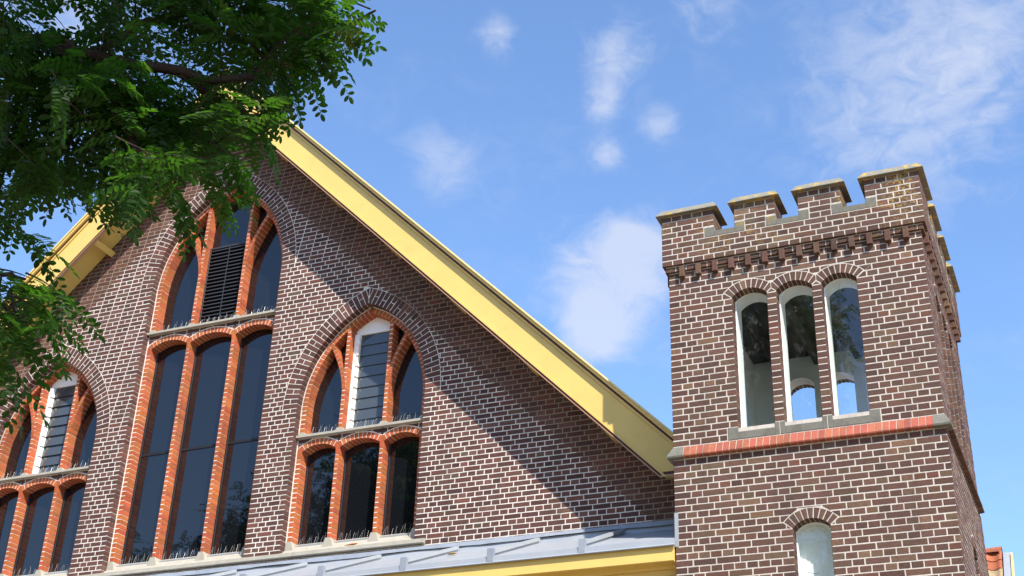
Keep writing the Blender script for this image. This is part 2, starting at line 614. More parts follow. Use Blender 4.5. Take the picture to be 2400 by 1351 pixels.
def red(rng):
    k = rng.uniform(0.80, 1.14)
    g = rng.uniform(0.84, 1.25)
    return (0.40 * k, 0.100 * k * g, 0.034 * k)


JT = 0.0108                                    # joint, in drawing units


class Opening:
    """arched opening: rect below zs, then arch. kind 'pointed' (half, e) or 'segment' (rise)"""
    def __init__(self, cx, half, zb, zs, ring, e=None, rise=None, ringzb=None):
        self.cx, self.half, self.zb, self.zs, self.ring, self.e, self.rise = cx, half, zb, zs, ring, e, rise
        self.x0, self.x1 = cx - half, cx + half
        if e is not None:
            self.r = half + e
            self.apex = zs + math.sqrt(self.r ** 2 - e ** 2)
        else:
            self.r = (half * half + rise * rise) / (2 * rise)
            self.zc = zs + rise - self.r

    def outline(self, grow=0.0, n=14):
        pts = [(self.x0 - grow, self.zb - grow), (self.x1 + grow, self.zb - grow)]
        r = self.r + grow
        if self.e is not None:
            a1 = math.acos(self.e / r)
            pts += [(self.cx - self.e + r * math.cos(a1 * i / n), self.zs + r * math.sin(a1 * i / n)) for i in range(n + 1)]
            pts += [(self.cx + self.e - r * math.cos(a1 * (n - i) / n), self.zs + r * math.sin(a1 * (n - i) / n)) for i in range(1, n + 1)]
        else:
            a0 = math.asin(min(1, (self.half + grow) / r))
            pts += [(self.cx + r * math.sin(a0 - 2 * a0 * i / n), self.zc + r * math.cos(a0 - 2 * a0 * i / n)) for i in range(n + 1)]
        return pts

    def cut(self, poly):
        """trim a brick to stay outside the ring; returns the pieces that remain"""
        g = self.ring + JT * 0.75
        cu = sum(p[0] for p in poly) / len(poly)
        cz = sum(p[1] for p in poly) / len(poly)
        if max(p[1] for p in poly) <= self.zs + 0.012:
            return [poly]
        if self.e is not None:
            sgn = 1 if cu >= self.cx else -1
            ox, oz, r = self.cx - sgn * self.e, self.zs, self.r + g
            if all(math.hypot(p[0] - ox, p[1] - oz) > r for p in poly):
                return [poly]
            dx, dz = cu - ox, cz - oz
            L = math.hypot(dx, dz) or 1
            dx, dz = dx / L, dz / L
            out = [clip(poly, -dx, -dz, -(dx * ox + dz * oz + r))]
        else:
            ox, oz, r = self.cx, self.zc, self.r + g
            ah = math.asin(self.half / self.r) + JT * 0.55 / self.r
            sa, ca = math.sin(ah), math.cos(ah)
            # skewback lines: beyond means ca*(x-ox) - sa*(z-oz) > 0 (right), mirrored on the left
            beyond_r = all(ca * (p[0] - ox) - sa * (p[1] - oz) > 0 for p in poly)
            beyond_l = all(-ca * (p[0] - ox) - sa * (p[1] - oz) > 0 for p in poly)
            if beyond_r or beyond_l or all(math.hypot(p[0] - ox, p[1] - oz) > r for p in poly):
                return [poly]
            dx, dz = cu - ox, cz - oz
            L = math.hypot(dx, dz) or 1
            dx, dz = dx / L, dz / L
            if abs(math.atan2(dx, dz)) > ah:
                dx, dz = math.copysign(sa, dx), ca
            out = [clip(clip(clip(poly, -dx, -dz, -(dx * ox + dz * oz + r)), ca, -sa, ca * ox - sa * oz), -ca, -sa, -ca * ox - sa * oz),
                   clip(poly, -ca, sa, -(ca * ox - sa * oz)), clip(poly, ca, sa, ca * ox + sa * oz)]
        return [q for q in out if len(q) >= 3 and area(q) > 0.0003]


def fill_course(x0, x1, n, h, rng, first=None):
    """joint positions of one course between x0 and x1 (english cross bond: even = stretchers)"""
    w = x1 - x0
    xs = [x0]
    if n % 2:
        step = h
        x = x0 + h
    else:
        step = 2 * h
        x = x0 + 1.5 * h
        if (n // 2) % 2:
            if x1 - x > 0.5 * h:
                xs.append(x)
            x += h
    while x < x1 - 0.42 * h:
        xs.append(x)
        x += step
    # a wide closing piece is split
    if x1 - xs[-1] > 2.35 * h:
        xs.append(x1 - 0.75 * h if n % 2 == 0 else x1 - h)
    xs.append(x1)
    return xs


class Wall:
    """lays courses of bricks on a frame and keeps them as dicts"""
    def __init__(self, fr, h, c, palette, seed):
        self.fr, self.h, self.c, self.pal = fr, h, c, palette
        self.rng = random.Random(seed)
        self.bricks = []

    def course(self, n, z0, spans, openings=(), dmin=0.03, limits=None, height=None, d=0.0, parity=None):
        """spans: (x0, x1, deepL, deepR) with deep = depth of the end brick (0 for none)"""
        c = height or self.c
        rng = self.rng
        for (x0, x1, dl, dr) in spans:
            if x1 - x0 < 0.03:
                continue
            xs = fill_course(x0, x1, n if parity is None else parity, self.h, rng)
            for i in range(len(xs) - 1):
                a = xs[i] + (JT * 0.5 if (i or not dl) else 0.0)
                b = xs[i + 1] - (JT * 0.5 if (i < len(xs) - 2 or not dr) else 0.0)
                deep = dmin
                if i == 0 and dl:
                    deep = max(deep, dl)
                if i == len(xs) - 2 and dr:
                    deep = max(deep, dr)
                whole = rect(a, b, z0 + JT * 0.48, z0 + c - JT * 0.48)
                polys = [whole]
                for op in openings:
                    polys = [q for p in polys for q in op.cut(p)]
                if not polys:
                    continue
                full = polys[0] is whole
                col, dd = self.pal(rng), d + rng.uniform(-0.0007, 0.0007)
                for poly in polys:
                    self.bricks.append(dict(poly=poly, full=full and deep < 0.035, w=b - a, hh=c - JT * 0.96, cu=(a + b) / 2, cz=z0 + c / 2, deep=deep,
                                            col=col, d=dd))


def emit_bricks(walls, thing_o, mat, limit, visible, name='brick', stuff='brickwork'):
    """the `limit` bricks that show largest become parts that share meshes, the rest one mesh of kind stuff"""
    cand = []
    for w in walls:
        for b in w.bricks:
            b['obj'] = False
            wl = w.fr.p(b['cu'], b['d'], b['cz'])
            if not b['full']:
                continue
            if not (abs(b['w'] - (w.h - JT)) < 0.012 or abs(b['w'] - (2 * w.h - JT)) < 0.012):
                continue
            u, v, dep = screen(wl)
            if not (20 < u < 2380 and 20 < v < 1335) or not visible(u, v, w):
                continue
            p0 = screen(w.fr.p(b['cu'] - b['w'] / 2, 0, b['cz']))
            p1 = screen(w.fr.p(b['cu'] + b['w'] / 2, 0, b['cz']))
            q1 = screen(w.fr.p(b['cu'], 0, b['cz'] + b['hh'] / 2))
            sz = abs((p1[0] - p0[0]) * (q1[1] - v) - (p1[1] - p0[1]) * (q1[0] - u))
            cand.append((sz, b, w))
    cand.sort(key=lambda t: -t[0])
    pool = {}
    rng = random.Random(5)
    for sz, b, w in cand[:limit]:
        st = b['w'] > 1.5 * w.h
        key = (st, round(w.h * w.fr.k, 3))
        if key not in pool:
            pool[key] = []
            for q in range(5):
                mb = MB()
                ww = (2 * w.h if st else w.h) - JT
                k = w.fr.k
                mb.prism(rect(-ww / 2 * k, ww / 2 * k, -b['hh'] / 2 * k, b['hh'] / 2 * k), 0, 0.03 * k, None, 0.003, (0, 0, 0), rng, 0.0016)
                pool[key].append(mb.mesh(name, mat, cols=False))
        o = bpy.data.objects.new(name, rng.choice(pool[key]))
        COL.objects.link(o)
        o.parent = thing_o
        o.location = Vector(w.fr.p(b['cu'], b['d'], b['cz'])) - thing_o.location
        o.rotation_euler = (0, 0, w.fr.ang)
        o.color = (*b['col'], 1)
        b['obj'] = True
    mb = MB()
    rng = random.Random(9)
    for w in walls:
        for b in w.bricks:
            if not b['obj']:
                mb.prism(b['poly'], b['d'], b['d'] + b['deep'], w.fr, 0.003, b['col'], rng, 0.0016)
    off = thing_o.location
    mb.v = [(p[0] - off[0], p[1] - off[1], p[2] - off[2]) for p in mb.v]
    mb.build(stuff, mat, thing_o, 'stuff')


def wedge(ox, oz, r0, r1, a0, a1, j):
    """ccw wedge polygon between two radii; angles measured ccw from +u; j = joint"""
    da0, da1 = j / 2 / r0, j / 2 / r1
    return [(ox + r0 * math.cos(a0 + da0), oz + r0 * math.sin(a0 + da0)), (ox + r1 * math.cos(a0 + da1), oz + r1 * math.sin(a0 + da1)),
            (ox + r1 * math.cos(a1 - da1), oz + r1 * math.sin(a1 - da1)), (ox + r0 * math.cos(a1 - da0), oz + r0 * math.sin(a1 - da0))]


def arch_ring(op, fr, parent, mat, pal, pitch, seed, deep, split=True, name='arch_brick', d=-0.0010, clips=None):
    """voussoirs as parts: alternately one full brick and two halves"""
    rng = random.Random(seed)
    k = fr.k
    pool = {}
    r0, r1 = op.r, op.r + op.ring
    jobs = []
    if op.e is not None:
        amax = math.acos(op.e / (op.r + op.ring)) + 0.01
        n = max(3, round(r0 * amax / pitch))
        da = amax / n
        for side in (1, -1):
            ox = op.cx - side * op.e
            for i in range(n):
                a = i * da if side == 1 else math.pi - (i + 1) * da
                jobs.append((ox, op.zs, a, da, i, side))
    else:
        ah = math.asin(op.half / r0)
        n = max(3, round(2 * r0 * ah / pitch))
        da = 2 * ah / n
        for i in range(n):
            jobs.append((op.cx, op.zc, math.pi / 2 - ah + i * da, da, i, 0))
    rest = MB()
    for (ox, oz, a, da, i, side) in jobs:
        parts = [(r0, r1)]
        if split and i % 2:
            mid = r0 + op.ring * (0.5 + (0.04 if i % 4 == 1 else -0.04))
            parts = [(r0, mid - JT * 0.45), (mid + JT * 0.45, r1)]
        for (ra, rb) in parts:
            poly = wedge(ox, oz, ra, rb, a, a + da, JT * 0.92)
            col = pal(rng)
            if side and i >= n - 3 or clips:
                if side:
                    poly = clip(poly, -side, 0, -side * op.cx - JT * 0.45)
                if clips:
                    for cl_ in clips:
                        poly = clip(poly, *cl_)
                if len(poly) < 3 or area(poly) < 0.0004:
                    continue
                mb = MB()
                mb.prism(poly, d, deep, fr, 0.003, (0, 0, 0), rng, 0.001)
                off = parent.location
                mb.v = [(p[0] - off[0], p[1] - off[1], p[2] - off[2]) for p in mb.v]
                o = mb.build(name, mat, parent)
            else:
                key = (round(ra, 3), round(rb, 3), round(da, 5))
                if key not in pool:
                    pool[key] = []
                    for q in range(3):
                        mb = MB()
                        pl = wedge(0, 0, ra, rb, -da / 2, da / 2, JT * 0.92)
                        mb.prism([(u * k, z * k) for u, z in pl], d * k, deep * k, None, 0.003, (0, 0, 0), rng, 0.0012)
                        pool[key].append(mb.mesh(name, mat, cols=False))
                o = bpy.data.objects.new(name, rng.choice(pool[key]))
                COL.objects.link(o)
                o.parent = parent
                o.location = Vector(fr.p(ox, 0, oz)) - parent.location
                o.rotation_euler = Matrix.Rotation(fr.ang, 3, 'Z').to_euler() if False else (Matrix.Rotation(fr.ang, 3, 'Z') @ Matrix.Rotation(-(a + da / 2), 3, 'Y')).to_euler()
            o.color = (*col, 1)


# ================================================================== ground
gm = MB()
gm.add([(-400, -400, -6.5), (400, -400, -6.5), (400, 400, -6.5), (-400, 400, -6.5)], [(0, 1, 2, 3)])
gm.build('ground', M['ground'], None, 'structure')

# ================================================================== CHURCH
church = thing('brick_church', 'brown brick gabled church with yellow painted roof edges and pointed orange framed windows', 'church')
FRC = Frame((TX, K * 1.994 + TY, TZ), 0.0, K)       # u, z in drawing units; d from the gable plane
HB, CB = 0.11, 0.0659
YR = 0.111                                           # depth of the red tracery plane
YG = 0.273                                           # depth of the glass
main = Opening(-7.323, 1.10, 0.22, 0.22 + 64 * 0.0659, 0.215, e=0.64)
smr = Opening(-4.757, 0.932, 0.22, 0.22 + 30 * 0.0659, 0.215, e=0.56)
sml = Opening(-9.889, 0.932, 0.22, 0.22 + 30 * 0.0659, 0.215, e=0.56)
wins = [sml, main, smr]
RX0, RX1 = -13.6, -0.22                              # wall ends
APX = -7.323


def roof_s(x, z):
    """height of a point relative to the soffit line (positive = above)"""
    return z - (7.323 + 0.03 - abs(x - APX))


gw = Wall(FRC, HB, CB, brown, 11)
n0 = -4
nz0 = 0.22
for n in range(n0, 110):
    z0 = nz0 + n * CB
    if z0 > 7.3:
        break
    zm = z0 + CB / 2
    half_w = 7.323 + 0.03 + 0.35 - zm
    xa, xb = max(RX0, APX - half_w), min(RX1, APX + half_w)
    if xb - xa < 0.2:
        continue
    holes = [w for w in wins if n >= 0 and zm < w.zs]
    spans = []
    x = xa
    dl = 0
    for w in holes:
        if w.x0 > xa:
            spans.append((x, w.x0, dl, YR))
        x, dl = w.x1, YR
    spans.append((x, xb, dl, 0))
    ops = [w for w in wins if z0 + CB > w.zs]
    gw.course(n, z0, spans, ops)


def in_gap(u, v, w):
    # roughly: not behind the tree, the roof edge or the tower
    if u + 1.15 * (900 - v) < 560 and v < 900 and u < 640:
        return False
    if u > 1560:
        return False
    # fascia line from (600,300) to (1545,1115)
    return (v - 300) > (u - 590) * 0.862 + 20


emit_bricks([gw], church, M['brick'], 300, in_gap)
for i, w in enumerate(wins):
    arch_ring(w, FRC, church, M['brick'], brown, CB * 1.0, 21 + i, YR)

# mortar wall with openings and reveals
mw = MB()
outer = [(RX0, -6.6), (RX1, -6.6), (RX1, 0.35), (APX, 7.36), (RX0, 1.05)]
vs, fs = region_tris(outer, [w.outline(0.005) for w in wins])
mw.add([FRC.p(u, 0.0022, z) for u, z in vs], fs)
for w in wins:
    ol = w.outline(0.005)
    ol = ol + ol[:1]
    mw.strip([FRC.p(u, 0.0022, z) for u, z in ol], [FRC.p(u, 0.40, z) for u, z in ol])
mw.build('gable_wall', M['mortar'], church)


# ---- windows
def bar_poly(pts, wd):
    """offset both sides of a polyline by wd/2"""
    L, Rr = [], []
    for i, p in enumerate(pts):
        a = pts[max(i - 1, 0)]
        b = pts[min(i + 1, len(pts) - 1)]
        dx, dz = b[0] - a[0], b[1] - a[1]
        l = math.hypot(dx, dz) or 1
        nx, nz = -dz / l, dx / l
        L.append((p[0] + nx * wd / 2, p[1] + nz * wd / 2))
        Rr.append((p[0] - nx * wd / 2, p[1] - nz * wd / 2))
    return L, Rr


RED = []          # full sized red bricks that may become sub-parts: (window, kind, x, z, colour)


def build_window(w, spec, seed):
    rng = random.Random(seed)
    core = MB()
    redm = MB()                                   # the odd shaped red bricks
    rb = []                                       # bricks laid in straight columns
    cx, x0, x1 = w.cx, w.x0, w.x1
    mo, mwid = spec['m'], 0.054
    zi, zc, zsp, zu = spec['zi'], spec['zc'], spec['zsp'], spec['zu']
    jw = 0.083
    tj = 0.012

    def column(xa, xb, za, zb_, clipfn=None):
        n = max(1, round((zb_ - za) / CB))
        st = (zb_ - za) / n
        for i in range(n):
            poly = rect(xa, xb, za + i * st + 0.0045, za + (i + 1) * st - 0.0045)
            full = True
            if clipfn:
                q = clipfn(poly)
                if q is None:
                    continue
                full = q is poly
                poly = q
            rb.append(dict(poly=poly, full=full, cu=(xa + xb) / 2, cz=za + (i + 0.5) * st, w=xb - xa, hh=st - 0.009, col=red(rng)))
        core.prism(rect(xa + 0.004, xb - 0.004, za, zb_), YR + 0.002, YG, FRC)

    zbot = 0.4175
    # lower tier: jambs and mullions
    column(x0 + tj, x0 + jw, zbot, zi)
    column(x1 - jw, x1 - tj, zbot, zi)
    for s in (-1, 1):
        column(cx + s * mo - mwid / 2, cx + s * mo + mwid / 2, zbot, zi)
    # pale mortar fillet where the brown reveal meets the red brick
    for xs in ((x0 - 0.004, x0 + tj + 0.002), (x1 - tj - 0.002, x1 + 0.004)):
        core.prism(rect(xs[0], xs[1], zbot - 0.05, zu - 0.02), YR - 0.003, YR + 0.04, FRC)
        core.prism(rect(xs[0], xs[1], zu + 0.03, w.zs), YR - 0.003, YR + 0.04, FRC)
    # segmental heads
    bays = [(x0 + jw, cx - mo - mwid / 2), (cx - mo + mwid / 2, cx + mo - mwid / 2), (cx + mo + mwid / 2, x1 - jw)]
    rt = 0.080
    heads = []
    for (a, b) in bays:
        hf = (b - a) / 2
        rise = zc - zsp
        r = (hf * hf + rise * rise) / (2 * rise)
        ox, oz = (a + b) / 2, zc - r
        ah = math.asin(hf / r)
        heads.append((ox, oz, r, ah, a, b))
        n = max(6, round(2 * ah * (r + rt) / 0.062))
        da = 2 * ah / n
        for i in range(n):
            t0 = math.pi / 2 - ah + i * da
            redm.prism(wedge(ox, oz, r, r + rt, t0, t0 + da, 0.0085), YR - 0.002, YG - 0.005, FRC, 0.0025, red(rng), rng, 0.0008)
        N = 10
        arcs = [(math.pi / 2 + ah - 2 * ah * i / N) for i in range(N + 1)]
        inn = [(ox + (r + 0.004) * math.cos(t), oz + (r + 0.004) * math.sin(t)) for t in arcs]
        outp = [(ox + (r + rt + 0.012) * math.cos(t), oz + (r + rt + 0.012) * math.sin(t)) for t in arcs]
        core.strip([FRC.p(u, YR + 0.001, z) for u, z in inn], [FRC.p(u, YR + 0.001, z) for u, z in outp])
        core.strip([FRC.p(u, YR + 0.001, z) for u, z in inn], [FRC.p(u, YG, z) for u, z in inn])
        # spandrel backing up to the sill
        outp = [(ox + (r + rt - 0.005) * math.cos(t), oz + (r + rt - 0.005) * math.sin(t)) for t in arcs]
        core.strip([FRC.p(u, YR + 0.0045, z) for u, z in outp], [FRC.p(u, YR + 0.0045, zu) for u, z in outp])
    for xa, xb in ((x0, x0 + jw + 0.02), (cx - mo - 0.08, cx - mo + 0.08), (cx + mo - 0.08, cx + mo + 0.08), (x1 - jw - 0.02, x1)):
        core.prism(rect(xa, xb, zc - 0.02, zu), YR + 0.005, YG, FRC)
    # imposts
    zm = zsp + 0.075
    for s in (-1, 1):
        xm = cx + s * mo
        poly = [(xm - mwid / 2, zi + 0.004), (xm + mwid / 2, zi + 0.004), (xm + mwid / 2 + 0.001, zsp), (xm + 0.012, zm), (xm - 0.012, zm), (xm - mwid / 2 - 0.001, zsp)]
        redm.prism(poly, YR - 0.001, YG - 0.003, FRC, 0.003, red(rng), rng, 0.0005)
    redm.prism([(x0 + tj, zi + 0.004), (x0 + jw, zi + 0.004), (x0 + jw, zsp), (x0 + jw - 0.045, zm - 0.01), (x0 + tj, zm - 0.04)], YR - 0.001, YG - 0.003, FRC, 0.003, red(rng))
    redm.prism([(x1 - jw, zi + 0.004), (x1 - tj, zi + 0.004), (x1 - tj, zm - 0.04), (x1 - jw + 0.045, zm - 0.01), (x1 - jw, zsp)], YR - 0.001, YG - 0.003, FRC, 0.003, red(rng))
    # spandrel bricks (brown)
    sp = MB()
    for row in range(4):
        z1_ = zu - 0.008 - row * CB
        z0_ = z1_ - CB + 0.010
        if z1_ < zsp:
            break
        x = x0 + 0.002
        while x < x1 - 0.03:
            wd = HB * (2 if (row % 2 == 0) else 1)
            b = min(x + wd - 0.010, x1 - 0.002)
            # cut the brick into slivers that clear the heads
            for (lo, hi) in [(x, b)]:
                poly = rect(lo, hi, z0_, z1_)
                for (ox, oz, r, ah, a_, b_) in heads:
                    g = r + rt + 0.010
                    cu, cz_ = (lo + hi) / 2, (z0_ + z1_) / 2
                    if hi < a_ - 0.05 or lo > b_ + 0.05 or len(poly) < 3:
                        continue
                    if all(math.hypot(p[0] - ox, p[1] - oz) > g for p in poly):
                        continue
                    cu = sum(p[0] for p in poly) / len(poly)
                    cu = min(max(cu, a_), b_)
                    dx, dz = cu - ox, max(0.05, math.sqrt(max(g * g - (cu - ox) ** 2, 1e-4)))
                    l = math.hypot(dx, dz)
                    dx, dz = dx / l, dz / l
                    poly = clip(poly, -dx, -dz, -(dx * ox + dz * oz + g))
                if len(poly) >= 3 and area(poly) > 0.0003:
                    sp.prism(poly, YR + 0.002, YR + 0.02, FRC, 0.0025, brown(rng), rng, 0.001)
            x += wd
    # ---- upper tier
    column(x0 + tj, x0 + jw, zu + 0.085, w.zs)
    column(x1 - jw, x1 - tj, zu + 0.085, w.zs)
    # red arch ring
    rw = jw
    r_out, r_in = w.r - tj, w.r - rw
    amax = math.acos(w.e / (w.r - rw * 0.5))
    n = round(w.r * amax / CB)
    da = amax / n
    for side in (1, -1):
        ox = cx - side * w.e
        for i in range(n):
            a = i * da if side == 1 else math.pi - (i + 1) * da
            jj = 0.0085 if i < n * 0.45 else 0.006
            poly = wedge(ox, w.zs, r_in, r_out, a, a + da, jj)
            if i >= n - 3:
                poly = clip(poly, -side, 0, -side * cx - 0.003)
            if len(poly) >= 3:
                redm.prism(poly, YR - 0.001, YG - 0.004, FRC, 0.003, red(rng), rng, 0.0008)
        N = 16
        an = [amax * 1.02 * i / N for i in range(N + 1)]

        def arc(r):
            return [(ox + side * r * math.cos(t), w.zs + r * math.sin(t)) for t in an]
        core.strip([FRC.p(u, YR + 0.002, z) for u, z in arc(r_in + 0.004)], [FRC.p(u, YR + 0.002, z) for u, z in arc(w.r + 0.004)])
        core.strip([FRC.p(u, YR + 0.002, z) for u, z in arc(r_in + 0.004)], [FRC.p(u, YG, z) for u, z in arc(r_in + 0.004)])
        core.strip([FRC.p(u, YR - 0.003, z) for u, z in arc(w.r - tj - 0.001)], [FRC.p(u, YR - 0.003, z) for u, z in arc(w.r + 0.004)])

    def under_ring(poly, side):
        ox = cx - side * w.e
        rr = w.r - rw - 0.002
        if all(math.hypot(p[0] - ox, p[1] - w.zs) < rr or p[1] < w.zs for p in poly):
            return poly
        cu = sum(p[0] for p in poly) / len(poly)
        t = math.acos(max(-1, min(1, (cu - ox) * side / rr)))
        dx, dz = side * math.cos(t), math.sin(t)
        q = clip(poly, dx, dz, dx * ox + dz * w.zs + rr)
        return q if len(q) >= 3 and area(q) > 0.0003 else None
    for s in (-1, 1):
        xm = cx + s * mo
        ztop = w.zs + math.sqrt((w.r - rw) ** 2 - (mo + w.e) ** 2) + 0.02
        column(xm - mwid / 2, xm + mwid / 2, zu + 0.085, ztop, lambda p, s=s: under_ring(p, s))
        # branch
        z1_, z2_, xj = spec['br']
        pts = [(cx + s * (mo + (xj - mo) * ((i / 14) ** 1.75)), z1_ + (z2_ - z1_) * i / 14) for i in range(15)]
        # resample in bricks
        ln = [0]
        for a, b in zip(pts, pts[1:]):
            ln.append(ln[-1] + math.hypot(b[0] - a[0], b[1] - a[1]))
        nb = max(3, round(ln[-1] / CB))

        def atl(t):
            for i in range(14):
                if ln[i + 1] >= t - 1e-9:
                    f = (t - ln[i]) / (ln[i + 1] - ln[i])
                    return (pts[i][0] + f * (pts[i + 1][0] - pts[i][0]), pts[i][1] + f * (pts[i + 1][1] - pts[i][1]))
            return pts[-1]
        samp = [atl(ln[-1] * i / nb) for i in range(nb + 1)]
        L, Rr = bar_poly(samp, mwid)
        for i in range(1, nb):
            f = 0.07
            q = [tuple(np.array(Rr[i]) * (1 - f) + np.array(Rr[i + 1]) * f), tuple(np.array(Rr[i]) * f + np.array(Rr[i + 1]) * (1 - f)),
                 tuple(np.array(L[i]) * f + np.array(L[i + 1]) * (1 - f)), tuple(np.array(L[i]) * (1 - f) + np.array(L[i + 1]) * f)]
            q = [(float(a), float(b)) for a, b in q]
            redm.prism(q, YR - 0.0022, YG - 0.004, FRC, 0.003, red(rng), rng, 0.0006)
        L2, R2 = bar_poly(samp, mwid - 0.008)
        for side_ in (L2, R2):
            core.strip([FRC.p(u, YR + 0.004, z) for u, z in side_[1:]], [FRC.p(u, YG, z) for u, z in side_[1:]])
        core.strip([FRC.p(u, YR + 0.004, z) for u, z in L2[1:]], [FRC.p(u, YR + 0.004, z) for u, z in R2[1:]])
    win = core.build('arched_window', M['mortar_red'], church, None, spec['label'])
    redm.build('red_brickwork', M['red_brick'], win, 'stuff')
    sp.build('spandrel_brickwork', M['brick'], win, 'stuff')
    for b in rb:
        RED.append((win, b))

    # ---- sills
    sm_ = MB()
    prof = [(YR - 0.055, zu), (YR - 0.055, zu + 0.032), (YG - 0.01, zu + 0.085), (YG, zu + 0.085), (YG, zu)]
    sm_.add(*_sweep(prof, x0 + 0.004, x1 - 0.004))
    for xm in (x0 + 0.05, cx - mo, cx + mo, x1 - 0.05):
        sm_.prism([(max(xm - 0.075, x0 + 0.005), zu + 0.036), (min(xm + 0.075, x1 - 0.005), zu + 0.036), (min(xm + 0.034, x1 - 0.005), zu + 0.088), (max(xm - 0.034, x0 + 0.005), zu + 0.088)],
                  YR - 0.012, YG, FRC)
    sm_.build('window_sill', M['concrete'], win)
    lm_ = MB()
    prof = [(-0.015, 0.215), (-0.010, 0.236), (0.05, 0.262), (YR + 0.10, 0.405), (YG, 0.43), (YG, 0.20)]
    lm_.add(*_sweep(prof, x0 + 0.003, x1 - 0.003))
    for xm in (x0 + 0.05, cx - mo, cx + mo, x1 - 0.05):
        lm_.prism([(max(xm - 0.085, x0 + 0.004), 0.27), (min(xm + 0.085, x1 - 0.004), 0.27), (min(xm + 0.036, x1 - 0.004), 0.4155), (max(xm - 0.036, x0 + 0.004), 0.4155)],
                  YR - 0.02, YG, FRC)
    lm_.build('sloping_sill', M['concrete'], win)

    # ---- glass
    poly = [(u, z) for u, z in w.outline(0.0, 16)]
    poly = [(u, max(z, zu + 0.06)) for u, z in poly]
    cuts = [(x0 - 1, cx - mo), (cx - mo, cx + mo), (cx + mo, x1 + 1)]
    for qi, (a, b) in enumerate(cuts):
        g = clip(clip(poly, -1, 0, -a), 1, 0, b)
        if qi == 1 and spec['centre'] == 'louvre':
            continue
        gm_ = MB()
        gm_.prism(g, YG, YG + 0.012, FRC)
        gm_.build('pane', M['pane'], win)
    for (a, b), (ox, oz, r, ah, a_, b_) in zip(bays, heads):
        segs = [(0.41, spec['bar'] - 0.018), (spec['bar'] + 0.018, zc + 0.03)] if spec.get('bar') else [(0.41, zc + 0.03)]
        for (za, zb_) in segs:
            gm_ = MB()
            gm_.prism(rect(a - 0.03, b + 0.03, za, zb_), YG, YG + 0.012, FRC)
            gm_.build('pane', M['pane'], win)
        if spec.get('bar'):
            tb = MB()
            tb.prism(rect(a - 0.01, b + 0.01, spec['bar'] - 0.018, spec['bar'] + 0.018), YG - 0.012, YG + 0.012, FRC)
            tb.build('glazing_bar', M['barstrip'], win)
    fr_ = MB()  # dark strips added at pane edges, standing in for the dim jamb reflection
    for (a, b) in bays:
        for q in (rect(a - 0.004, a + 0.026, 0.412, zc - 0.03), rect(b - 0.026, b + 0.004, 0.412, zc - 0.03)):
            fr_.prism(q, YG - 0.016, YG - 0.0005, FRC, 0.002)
    fr_.build('jamb_reflection_strips', M['barstrip'], win, 'stuff')
    # ---- centre light of the upper tier
    a, b = cx - mo + mwid / 2, cx + mo - mwid / 2
    if spec['centre'] == 'louvre':
        zt = w.zs + math.sqrt((w.r - rw) ** 2 - (mo + w.e) ** 2) - 0.04
        fm = MB()
        top = clip(clip([(u, z) for u, z in w.outline(-0.05, 16)], -1, 0, -a), 1, 0, b)
        top = clip(top, 0, -1, -zt)
        fm.prism(top, YG - 0.02, YG + 0.01, FRC, 0.003)
        fm.build('top_panel', M['white'], win)
        fm = MB()
        fm.prism(rect(a, a + 0.075, zu + 0.06, zt - 0.003), YG - 0.055, YG + 0.06, FRC, 0.003)
        fm.build('window_frame', M['white'], win)
        fm = MB()
        fm.prism(rect(b - 0.012, b, zu + 0.06, zt - 0.003), YG - 0.03, YG + 0.06, FRC, 0.003)
        fm.build('window_frame', M['white'], win)
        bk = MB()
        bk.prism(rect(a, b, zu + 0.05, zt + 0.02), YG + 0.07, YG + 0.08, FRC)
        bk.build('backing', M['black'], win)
        nl = 9
        B0, B1 = (0.013, 0.002) if w is smr else (0.019, 0.004)
        st = (zt - zu - 0.08) / nl
        for i in range(nl):
            z0_ = zu + 0.08 + i * st
            lm2 = MB()
            lm2.add([FRC.p(a + 0.076, YG - B0, z0_ - 0.006), FRC.p(b - 0.013, YG - B0, z0_ - 0.006), FRC.p(b - 0.013, YG + B1, z0_ + st + 0.006), FRC.p(a + 0.076, YG + B1, z0_ + st + 0.006),
                     FRC.p(a + 0.076, YG - B0 + 0.007, z0_ - 0.006), FRC.p(b - 0.013, YG - B0 + 0.007, z0_ - 0.006), FRC.p(b - 0.013, YG + B1 + 0.007, z0_ + st + 0.006), FRC.p(a + 0.076, YG + B1 + 0.007, z0_ + st + 0.006)],
                    [(0, 1, 2, 3), (7, 6, 5, 4), (0, 4, 5, 1), (2, 6, 7, 3), (0, 3, 7, 4), (1, 5, 6, 2)])
            lm2.build('louvre_blade', M['louvre'], win)
            cl2 = MB()
            cl2.prism(rect(a + 0.055, a + 0.088, z0_ - 0.012, z0_ + 0.030), YG - 0.07, YG - 0.02, FRC, 0.003)
            cl2.build('blade_clip', M['white'], win)
    else:
        z1g = 5.10
        z0g = zu + 0.09
        fm = MB()
        for q in (rect(a, a + 0.022, z0g, z1g), rect(b - 0.022, b, z0g, z1g), rect(a, b, z1g - 0.0, z1g + 0.028)):
            fm.prism(q, YG - 0.05, YG - 0.004, FRC, 0.002)
        fm.build('grille_frame', M['blackmetal'], win)
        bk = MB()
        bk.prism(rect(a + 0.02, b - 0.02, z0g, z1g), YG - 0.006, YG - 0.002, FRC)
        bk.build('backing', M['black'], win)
        n = 21
        st = (z1g - z0g) / n
        for i in range(n):
            z0_ = z0g + i * st
            sl_ = MB()
            pr = [(YG - 0.052, z0_ + st * 0.32), (YG - 0.052, z0_ + st * 0.58), (YG - 0.008, z0_ + st * 1.05), (YG - 0.008, z0_ + st * 0.85)]
            sl_.add(*_sweep(pr, a + 0.0225, b - 0.0225))
            sl_.build('slat', M['blackmetal'], win)
        pr = MB()
